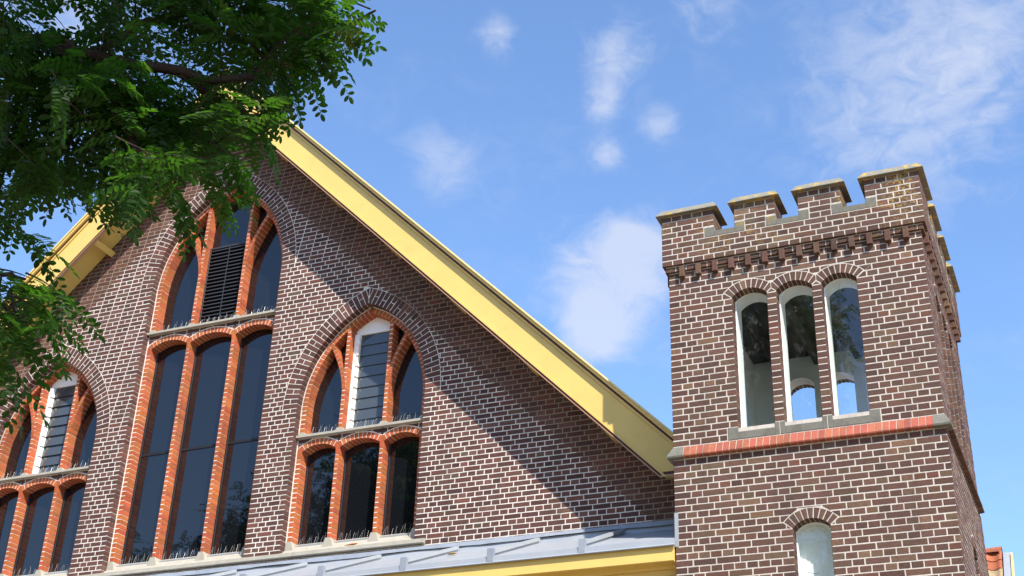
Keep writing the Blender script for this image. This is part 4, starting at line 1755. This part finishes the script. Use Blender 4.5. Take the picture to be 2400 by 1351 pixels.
rng = random.Random(15)
tp = []
TWd, TLn = 0.215, 0.34
cs_, sn_ = 1 / math.hypot(1, sl_), sl_ / math.hypot(1, sl_)
for q in range(3):
    mb = MB()
    us = [0, 0.03, 0.075, 0.13, 0.165, 0.19, 0.215, 0.228]
    hs = [0.030, 0.012, 0.004, 0.008, 0.026, 0.042, 0.034, 0.022]
    j = [rng.uniform(-0.003, 0.003) for _ in us]
    low_ = [(u, 0.0, h + 0.020 + jj) for u, h, jj in zip(us, hs, j)]
    upp = [(u, TLn, h + jj) for u, h, jj in zip(us, hs, j)]
    under = [(u, 0.0, h + 0.004 + jj) for u, h, jj in zip(us, hs, j)]
    mb.strip(low_, upp)
    mb.strip(under, low_)
    # rotate into the slope: local y runs up the roof
    mb.v = [(x, y * cs_ - z * sn_, y * sn_ + z * cs_) for x, y, z in mb.v]
    tp.append(mb.mesh('roof_tile', M['tile'], True, False))
for r_ in range(9):
    for c_ in range(11):
        o = bpy.data.objects.new('roof_tile', rng.choice(tp))
        COL.objects.link(o)
        o.parent = house
        d = (r_ + 1) * 0.285 + 0.02
        y = HY - d * cs_
        o.location = (HX1 - 0.02 - (c_ + 1) * TWd + rng.uniform(-0.004, 0.004), y, hz(y) + 0.03)
        k = rng.uniform(0.75, 1.2)
        bcol = (0.36, 0.105, 0.045) if rng.random() < 0.8 else (0.30, 0.22, 0.12)
        o.color = tuple(v * k for v in bcol) + (1,)
mb = MB()
for i in range(8):
    x1 = HX1 - i * 0.33
    n = 7
    a = [(x1 - 0.34, HY + 0.12 * math.cos(math.pi * t / n), HZ + 0.02 + 0.10 * math.sin(math.pi * t / n)) for t in range(n + 1)]
    b = [(x1, HY + 0.135 * math.cos(math.pi * t / n), HZ + 0.02 + 0.118 * math.sin(math.pi * t / n)) for t in range(n + 1)]
    mb.strip(a, b, (0.36 * (0.9 + 0.02 * i), 0.105, 0.05))
mb.build('ridge_tiles', M['tile'], house)
mb = MB()
mb.add([(-3.5, HY, hz(HY)), (HX1, HY, hz(HY)), (HX1, HY - 5, hz(HY - 5)), (-3.5, HY - 5, hz(HY - 5)), (HX1, HY + 5, HZ - 5 * sl_), (-3.5, HY + 5, HZ - 5 * sl_)],
       [(0, 3, 2, 1), (0, 1, 4, 5)])
mb.build('roof', M['tile'], house)
mb = MB()
for (x0, x1, mt) in ((HX1 + 0.006, HX1 + 0.125, 0),):
    vs = []
    for x in (x0, x1):
        for (y, o0) in ((HY + 0.08, 0.14), (HY - 5, 0.14)):
            z = HZ - sl_ * abs(HY - y)
            vs += [(x, y, z + o0), (x, y, z - 0.16)]
    mb.add(vs, [(0, 1, 3, 2), (4, 6, 7, 5), (0, 2, 6, 4), (1, 5, 7, 3), (0, 4, 5, 1), (2, 3, 7, 6)])
mb.build('verge_board', M['zinc'], house)
mb = MB()
mb.add([(HX1 + 0.13, HY, HZ + 0.02), (HX1 + 0.13, HY - 5, hz(HY - 5) + 0.02), (HX1 + 0.16, HY - 5, hz(HY - 5) + 0.02), (HX1 + 0.16, HY, HZ + 0.02),
        (HX1 + 0.13, HY, HZ - 0.2), (HX1 + 0.13, HY - 5, hz(HY - 5) - 0.2), (HX1 + 0.16, HY - 5, hz(HY - 5) - 0.2), (HX1 + 0.16, HY, HZ - 0.2)],
       [(0, 1, 2, 3), (4, 7, 6, 5), (2, 6, 7, 3), (0, 4, 5, 1), (0, 3, 7, 4), (1, 5, 6, 2)])
mb.build('side_board', M['yellow'], house)
mb = MB()
mb.add([(-3.5, HY - 4, -6.5), (HX1 - 0.2, HY - 4, -6.5), (HX1 - 0.2, HY + 4, -6.5), (-3.5, HY + 4, -6.5), (-3.5, HY - 4, hz(HY - 4) - 0.05), (HX1 - 0.2, HY - 4, hz(HY - 4) - 0.05),
        (HX1 - 0.2, HY + 4, hz(HY - 4) - 0.05), (-3.5, HY + 4, hz(HY - 4) - 0.05), (HX1 - 0.2, HY, HZ - 0.05), (-3.5, HY, HZ - 0.05)],
       [(0, 1, 5, 4), (1, 2, 6, 8, 5), (2, 3, 7, 6), (3, 0, 4, 9, 7)])
mb.build('house_wall', M['brick_tower'], house)


# ================================================================== TREES
def leaf_mesh(rng, L=0.21, pairs=7, lw=0.0175, ll=0.036, simple=False):
    """compound leaf along +x, leaflets in pairs, gently drooping"""
    vs, fs = [], []

    def rach(t):
        return np.array([L * t, 0.0, -0.18 * L * t * t])
    n = 4
    for i in range(n):
        a, b = rach(i / n), rach((i + 1) / n)
        w_ = 0.0009
        o = len(vs)
        vs += [tuple(a + (0, w_, 0)), tuple(a - (0, w_, 0)), tuple(b - (0, w_, 0)), tuple(b + (0, w_, 0))]
        fs.append((o, o + 1, o + 2, o + 3))

    def leaflet(base, dirv, ln, wd, roll):
        d = dirv / np.linalg.norm(dirv)
        s = np.cross(d, (0, 0, 1.0))
        s /= np.linalg.norm(s) + 1e-9
        up = np.cross(s, d)
        s2 = s * math.cos(roll) + up * math.sin(roll)
        u2 = np.cross(s2, d)
        o = len(vs)
        fold = 0.12 * wd
        p = [base, base + d * ln * 0.28 + s2 * wd * 0.85 + u2 * fold, base + d * ln * 0.68 + s2 * wd * 0.92 + u2 * fold, base + d * ln - u2 * 0.06 * ln,
             base + d * ln * 0.68 - s2 * wd * 0.92 + u2 * fold, base + d * ln * 0.28 - s2 * wd * 0.85 + u2 * fold, base + d * ln * 0.9 + s2 * wd * 0.45 + u2 * fold * .5, base + d * ln * 0.9 - s2 * wd * 0.45 + u2 * fold * .5]
        vs.extend([tuple(q) for q in p])
        if simple:
            fs.append((o, o + 1, o + 2, o + 3, o + 4, o + 5))
        else:
            fs.append((o, o + 1, o + 2, o + 6, o + 3))
            fs.append((o, o + 3, o + 7, o + 4, o + 5))
    for i in range(pairs):
        t = 0.2 + 0.76 * i / (pairs - 1)
        for sd in (1, -1):
            b = rach(t + 0.015 * sd)
            ang = R(62 + rng.uniform(-10, 10))
            dv = np.array([math.cos(ang), sd * math.sin(ang), rng.uniform(-0.30, 0.05)])
            sc = (0.85 + 0.25 * math.sin(math.pi * t)) * rng.uniform(0.88, 1.1)
            leaflet(b, dv, ll * sc, lw / 2 * sc * 1.05, rng.uniform(-0.35, 0.35))
    leaflet(rach(1.0), np.array([1, rng.uniform(-.2, .2), -0.3]), ll, lw / 2, 0)
    return np.array(vs), fs


rng = random.Random(101)
LM = [leaf_mesh(rng, L=rng.uniform(0.17, 0.235), pairs=rng.choice([6, 7, 7, 8])) for _ in range(7)]
LS = [leaf_mesh(rng, L=rng.uniform(0.18, 0.24), pairs=5, lw=0.024, ll=0.045, simple=True) for _ in range(4)]


def leaf_matrix(pos, dirv, roll, sc):
    d = Vector(dirv).normalized()
    up = Vector((0, 0, 1))
    s = up.cross(d)
    if s.length < 1e-3:
        s = Vector((1, 0, 0))
    s.normalize()
    n = d.cross(s)
    q = Matrix.Rotation(roll, 3, d)
    s, n = q @ s, q @ n
    return np.array([[d.x, s.x, n.x], [d.y, s.y, n.y], [d.z, s.z, n.z]]) * sc


class Foliage:
    def __init__(self):
        self.v, self.loops, self.starts, self.n = [], [], [], 0
        self.sizes = []

    def add(self, lm, mat3, pos):
        vs, fs = lm
        self.v.append(vs @ mat3.T + np.array(pos))
        for f in fs:
            self.sizes.append(len(f))
            self.loops.extend([i + self.n for i in f])
        self.n += len(vs)

    def build(self, name, mat, parent, kind='stuff'):
        me = bpy.data.meshes.new(name)
        v = np.concatenate(self.v).astype(np.float32)
        me.vertices.add(len(v))
        me.vertices.foreach_set('co', v.ravel())
        me.loops.add(len(self.loops))
        me.loops.foreach_set('vertex_index', np.array(self.loops, np.int32))
        sz = np.array(self.sizes, np.int32)
        st = np.concatenate([[0], np.cumsum(sz)[:-1]]).astype(np.int32)
        me.polygons.add(len(sz))
        me.polygons.foreach_set('loop_start', st)
        me.polygons.foreach_set('loop_total', sz)
        me.materials.append(mat)
        me.update(calc_edges=True)
        return link(bpy.data.objects.new(name, me), parent, kind)


def ray_pt(u, v, dist):
    """a point `dist` metres from the camera in the photo direction (u, v); used to lay out the near boughs"""
    d = np.array([(u - 1200) / 3199.6, (v - 675.5) / 3199.6, 1.0])
    w_ = CAM_R.T @ d
    return np.array(CAM_P) + dist * w_ / np.linalg.norm(w_)


tree = thing('locust_tree', 'leafy locust tree reaching over the gable from the left with feathery green leaves', 'tree', (-2.4, -9.6, -6.5))
TO = np.array(tree.location)
trunk = MB()
tpts = [(-2.4, -9.6, -6.5), (-2.35, -9.62, -4.6), (-2.5, -9.7, -2.8), (-2.3, -9.6, -1.0), (-2.0, -9.5, 1.2), (-1.7, -9.6, 3.4), (-1.6, -9.4, 5.6)]
trunk.tube([tuple(np.array(p) - TO) for p in tpts], [0.24, 0.20, 0.18, 0.15, 0.11, 0.07, 0.03], 10)
trunk.build('trunk', M['bark'], tree, smooth=True)

# boughs in view: start on the trunk, run over the frame; (u, v, distance)
boughs = [
    [(-900, 60, 5.6), (-60, 75, 5.3), (110, 95, 5.2), (215, 128, 5.1), (420, 175, 5.0), (560, 190, 4.9), (680, 150, 4.8), (800, 70, 4.7), (880, 25, 4.6)],
    [(110, 95, 5.2), (190, 150, 5.0), (230, 210, 4.9), (330, 270, 4.8), (450, 330, 4.7), (540, 370, 4.6)],
    [(215, 128, 5.1), (330, 60, 5.2), (460, 20, 5.3), (600, -30, 5.4), (760, -80, 5.4)],
    [(-60, 75, 5.3), (40, 180, 5.2), (120, 280, 5.1), (210, 380, 5.0), (280, 450, 4.9)],
    [(-300, 200, 5.6), (-60, 260, 5.4), (30, 330, 5.3), (70, 400, 5.2)],
    [(-500, 500, 5.0), (-80, 600, 4.8), (0, 640, 4.7), (60, 655, 4.6)],
    [(-500, 640, 4.6), (-60, 690, 4.4), (20, 720, 4.4), (70, 760, 4.3)],
    [(-500, 760, 5.0), (-60, 790, 4.6), (10, 820, 4.6)],
    [(420, 175, 5.0), (520, 240, 5.0), (590, 280, 4.9), (620, 310, 4.9)],
    [(-60, -60, 5.5), (120, -20, 5.5), (300, -10, 5.6), (480, -40, 5.6)],
    [(450, 330, 4.7), (430, 400, 4.7), (400, 440, 4.7)],
    [(120, 280, 5.1), (60, 240, 5.3), (20, 130, 5.5)],
    [(330, 270, 4.8), (300, 330, 4.6), (340, 370, 4.4)],
    [(560, 190, 4.9), (650, 110, 5.1), (720, 40, 5.2), (760, -20, 5.3)],
]
bw = MB()
nodes = []
rng = random.Random(7)
for bi, b in enumerate(boughs):
    pts = [ray_pt(*q) for q in b]
    if bi == 0:
        pts = [np.array((-2.3, -9.6, -1.0))] + pts[1:]
    elif b[0][0] <= -300:
        pts = [np.array((-2.4, -9.65, -2.0 + 0.1 * bi))] + pts[1:]
    # smooth
    dense = []
    for a, c in zip(pts, pts[1:]):
        for t in np.linspace(0, 1, 5)[:-1]:
            dense.append(a * (1 - t) + c * t + np.array([rng.uniform(-1, 1) for _ in range(3)]) * 0.012)
    dense.append(pts[-1])
    r0 = 0.030 if bi == 0 else 0.016 if bi in (3, 4, 5, 6, 7) else 0.013
    rad = [max(0.0035, r0 * (1 - i / len(dense)) + 0.003) for i in range(len(dense))]
    bw.tube([tuple(p - TO) for p in dense], rad, 6)
    for i, p in enumerate(dense):
        if i > 2:
            d = dense[min(i + 1, len(dense) - 1)] - dense[i - 1]
            nodes.append((p, d / (np.linalg.norm(d) + 1e-9), i / len(dense)))

# silhouette guide of the mass in view
SIL = [(-80, -80), (770, -80), (800, 10), (850, 80), (830, 130), (775, 160), (735, 205), (690, 235), (650, 280), (610, 315), (585, 352), (530, 388), (480, 408), (430, 408), (390, 420),
       (360, 490), (320, 500), (290, 540), (250, 530), (215, 465), (190, 470), (165, 505), (140, 465), (100, 480), (60, 500), (50, 560), (30, 640), (90, 645), (120, 655), (150, 690), (105, 750), (65, 815), (25, 860), (-20, 880), (-80, 905)]
GAPS = [[(60, 20), (120, 5), (185, 25), (205, 70), (150, 110), (105, 90), (75, 60)], [(0, 575), (45, 560), (60, 600), (30, 635), (0, 640)], [(120, 430), (165, 440), (150, 480), (120, 470)]]


def in_poly(p, loop):
    r_ = False
    for i in range(len(loop)):
        a, b = loop[i], loop[(i + 1) % len(loop)]
        if (a[1] > p[1]) != (b[1] > p[1]) and p[0] < (b[0] - a[0]) * (p[1] - a[1]) / (b[1] - a[1]) + a[0]:
            r_ = not r_
    return r_


# openings in the crown that let the sun reach some sprays
FLECKS = [(ray_pt(*q), w_) for q, w_ in (((330, 370, 4.3), 0.20), ((290, 395, 4.3), 0.14), ((150, 180, 4.4), 0.14), ((590, 385, 4.5), 0.18), ((530, 400, 4.5), 0.13), ((860, 45, 4.6), 0.22), ((800, 90, 4.65), 0.16),
                                        ((215, 300, 4.4), 0.10), ((110, 690, 4.2), 0.12), ((700, 190, 4.7), 0.10), ((420, 250, 4.6), 0.07), ((60, 330, 4.9), 0.08))]
SUNV = np.array(SUN_TO)


def in_fleck(p):
    for q, w_ in FLECKS:
        d = np.array(p) - q
        t_ = float(d @ SUNV)
        if t_ > 0.32 and np.linalg.norm(d - t_ * SUNV) < w_ + 0.02 * t_:
            return True
    return False




def spray(p, d, length, rng, into, free=False):
    """a twig with alternate compound leaves; kept only where the bough really hangs"""
    k = max(4, int(length / 0.055))
    pos = np.array(p)
    dv = np.array(d) / np.linalg.norm(d)
    pts = [tuple(pos - TO)]
    mine, last = [], 0
    for i in range(k):
        dv = dv + np.array([rng.uniform(-.12, .12), rng.uniform(-.12, .12), rng.uniform(-.16, .06)])
        dv /= np.linalg.norm(dv)
        pos = pos + dv * length / k
        pts.append(tuple(pos - TO))
        leaves = []
        for side in ((1, -1) if rng.random() < 0.75 else (rng.choice((1, -1)),)):
            s = np.cross(dv, (0, 0, 1.0))
            s /= np.linalg.norm(s) + 1e-9
            ld = dv * rng.uniform(0.4, 0.9) + s * side * rng.uniform(0.5, 1.0) + np.array([0, 0, rng.uniform(-0.75, 0.10)])
            leaves.append((pos.copy(), ld, rng.uniform(-0.7, 0.7), rng.uniform(0.70, 0.98)))
        if i == k - 1:
            leaves.append((pos.copy(), dv.copy(), rng.uniform(-0.5, 0.5), 0.9))
        for lf in leaves:
            if free or keep_leaf(lf[0], lf[1]):
                mine.append(lf)
                last = i + 2
    if len(mine) < 2:
        return
    into.extend(mine)
    pts = pts[:last]
    if len(pts) > 1:
        bw.tube(pts, [max(0.0012, 0.0035 * (1 - i / len(pts))) for i in range(len(pts))], 4)


def keep_leaf(p, ld):
    u, v, dep = screen(p)
    if dep < 1:
        return False
    if -60 < u < 2460 and -60 < v < 1410:
        if not frame_ok(p, ld):
            return False
        if in_fleck(p):
            return False
        if any(in_poly((u, v), q) for q in GAPS) and rng.random() < 0.93:
            return False
        g = math.sin(u * 0.021 + 1.3) * math.sin(v * 0.027 + 0.4) + 0.6 * math.sin(u * 0.047 + v * 0.039)
        if g < -0.6 and rng.random() < 0.85:
            return False
    return True


def frame_ok(p, dv, grow=0):
    q = np.array(p) + 0.16 * np.array(dv) / np.linalg.norm(dv)
    a = screen(p)
    b = screen(q)
    return in_poly(a[:2], SIL) and in_poly(b[:2], SIL)


raw = []
for (p, d, t) in nodes:
    for q in range(1 if rng.random() < 0.45 else 2):
        a = rng.uniform(0, 2 * math.pi)
        side = np.array([math.cos(a), math.sin(a), rng.uniform(-0.9, 0.6)])
        dv = d * rng.uniform(0.2, 0.9) + side * 0.9
        spray(p + side * 0.02, dv, rng.uniform(0.18, 0.42), rng, raw)
# extra twigs filling the mass, hung from random points between boughs
for i in range(175):
    u, v = rng.uniform(-60, 900), rng.uniform(-60, 880)
    if not in_poly((u, v), SIL):
        continue
    dist = rng.uniform(4.6, 6.2)
    dv = np.array([rng.uniform(-0.6, 1), rng.uniform(-0.6, 0.6), rng.uniform(-0.8, 0.3)])
    spray(ray_pt(u, v, dist), dv, rng.uniform(0.2, 0.45), rng, raw)
# twig tips that stand out against the sky on the right and over the yellow board
for (u, v, u2, v2, dist) in ((720, 60, 800, 40, 4.6), (715, 40, 790, 5, 4.65), (700, 75, 760, 95, 4.6), (660, 100, 720, 140, 4.7), (640, 135, 680, 185, 4.7), (600, 170, 640, 215, 4.8),
                             (560, 250, 600, 310, 4.7), (490, 330, 545, 375, 4.5), (450, 385, 510, 420, 4.5), (270, 320, 360, 370, 4.3), (260, 350, 300, 390, 4.35), (120, 160, 150, 210, 4.4),
                             (380, 420, 420, 445, 4.6), (20, 530, 80, 548, 4.5), (60, 640, 140, 672, 4.2), (20, 690, 110, 720, 4.2), (-10, 750, 60, 780, 4.2), (-30, 810, 20, 850, 4.2)):
    a, b = ray_pt(u, v, dist), ray_pt(u2, v2, dist - 0.05)
    spray(a, b - a, float(np.linalg.norm(b - a)), rng, raw, True)
view = []
for (p, ld, roll, sc) in raw:
    u, v, dep = screen(p)
    if dep < 1:
        continue
    inside = -60 < u < 2460 and -60 < v < 1410
    view.append((p, ld, roll, sc, u, v, dep, inside))
fol = Foliage()
front = sorted([i for i, q in enumerate(view) if q[7] and 0 < q[4] < 920 and 0 < q[5] < 900], key=lambda i: view[i][6])[:300]
fs_ = set(front)
lmesh = []
for vs, fs in LM:
    me = bpy.data.meshes.new('leaf')
    me.from_pydata([tuple(p) for p in vs], [], fs)
    me.materials.append(M['leaf'])
    me.update()
    lmesh.append(me)
for i, (p, ld, roll, sc, u, v, dep, ins) in enumerate(view):
    m3 = leaf_matrix(p, ld, roll, sc)
    if i in fs_:
        o = bpy.data.objects.new('leaf', lmesh[i % 7])
        COL.objects.link(o)
        o.parent = tree
        mm = Matrix([list(m3[0]) + [p[0] - TO[0]], list(m3[1]) + [p[1] - TO[1]], list(m3[2]) + [p[2] - TO[2]], [0, 0, 0, 1]])
        o.matrix_local = mm
    else:
        fol.add(LM[i % 7], m3, p - TO)
# the crown above and beside the frame: shades the boughs in view and mirrors in the tower panes
nsh = 0
rng = random.Random(55)
lobes = [((2.5, -10.3, -0.1), (1.15, 0.95, 0.85), 1000), ((1.6, -9.9, 0.7), (1.9, 1.5, 1.1), 800), ((-1.0, -9.4, 1.8), (1.8, 1.6, 1.6), 420), ((-1.9, -9.2, 5.2), (1.6, 1.6, 2.6), 1300), ((-0.75, -9.2, 5.6), (0.95, 1.2, 1.9), 900), ((-2.8, -9.6, 2.6), (1.8, 1.8, 1.9), 450), ((2.2, -11.0, 1.6), (1.8, 1.5, 1.0), 520),
         ((-2.6, -9.5, -1.2), (1.4, 1.4, 1.5), 260)]
for (c, r_, n) in lobes:
    i = 0
    while i < n:
        q = np.array([rng.gauss(0, 0.5) for _ in range(3)])
        if np.linalg.norm(q) > 1.15:
            continue
        i += 1
        p = np.array(c) + q * np.array(r_)
        u, v, dep = screen(p)
        if dep > 0 and -250 < u < 2650 and -160 < v < 1500:
            continue
        if in_fleck(p):
            continue
        # clumps of three leaves
        for k in range(3):
            ld = np.array([rng.uniform(-1, 1), rng.uniform(-1, 1), rng.uniform(-0.9, 0.2)])
            pp = p + np.array([rng.uniform(-.07, .07) for _ in range(3)])
            fol.add(LS[(i + k) % 4], leaf_matrix(pp, ld, rng.uniform(-0.8, 0.8), rng.uniform(1.1, 1.5)), pp - TO)
    # a limb into each lobe
    a = np.array((-2.0, -9.5, min(c[2] - 0.8, 3.5)))
    b_ = np.array(c)
    mid = (a + b_) / 2 + np.array((0, 0, 0.15))
    sc_ = [screen(x) for x in (a, mid, b_)]
    if all(not (-100 < q[0] < 2500 and -100 < q[1] < 1450 and q[2] > 0) for q in [screen(a + (b_ - a) * t_ / 12) for t_ in range(13)] + sc_):
        bw.tube([tuple(a - TO), tuple(mid - TO), tuple(b_ - TO)], [0.05, 0.035, 0.015], 6)
bw.build('branches', M['bark'], tree, smooth=True)
fol.build('foliage', M['leaf'], tree)


# trees across the street, seen only as reflections in the windows
def far_tree(loc, label, height, lobes, n, seed, name):
    rg = random.Random(seed)
    t = thing(name, label, 'tree', loc, None)
    tk = MB()
    tk.tube([(0, 0, 0), (0.1, 0, height * 0.35), (0, 0.1, height * 0.8)], [0.28, 0.2, 0.05], 8)
    for (c, r_) in lobes:
        tk.tube([(0.05, 0, height * 0.3), (c[0] * 0.6, c[1] * 0.6, c[2] * 0.8), c], [0.12, 0.07, 0.02], 6)
    tk.build('trunk', M['bark'], t, smooth=True)
    f = Foliage()
    for (c, r_) in lobes:
        for i in range(n):
            q = np.array([rg.gauss(0, 0.5) for _ in range(3)])
            nq = np.linalg.norm(q)
            if nq > 1.25:
                continue
            p = np.array(c) + q * np.array(r_)
            for k in range(3):
                ld = np.array([rg.uniform(-1, 1), rg.uniform(-1, 1), rg.uniform(-0.8, 0.4)])
                f.add(LS[(i + k) % 4], leaf_matrix(p, ld, rg.uniform(-1, 1), rg.uniform(1.7, 2.6)), p + np.array([rg.uniform(-.12, .12) for _ in range(3)]))
    f.build('crown', M['leaf_far'], t)


far_tree((-12.2, -13.0, -6.5), 'dense tree mirrored in the dark panes of the right window', 14.0,
         [((0, 0, 9.0), (2.6, 2.2, 2.8)), ((1.5, 0.3, 11.5), (2.0, 1.8, 2.2)), ((-1.8, 0, 11.0), (1.9, 1.8, 2.0)), ((0.3, 0.2, 13.0), (1.7, 1.6, 1.6)), ((2.6, 0, 8.2), (1.8, 1.6, 1.9)), ((-2.4, 0.2, 8.0), (1.6, 1.6, 1.8))],
         850, 201, 'street_tree')
far_tree((-17.6, -13.5, -6.5), 'lower tree mirrored at the foot of the tall window', 11.5,
         [((0, 0, 9.5), (2.2, 1.8, 2.4)), ((1.2, 0, 11.8), (1.5, 1.4, 1.8)), ((-1.5, 0, 10.9), (1.4, 1.3, 1.7)), ((2.0, 0, 9.2), (1.5, 1.4, 2.0))], 600, 202, 'street_tree')
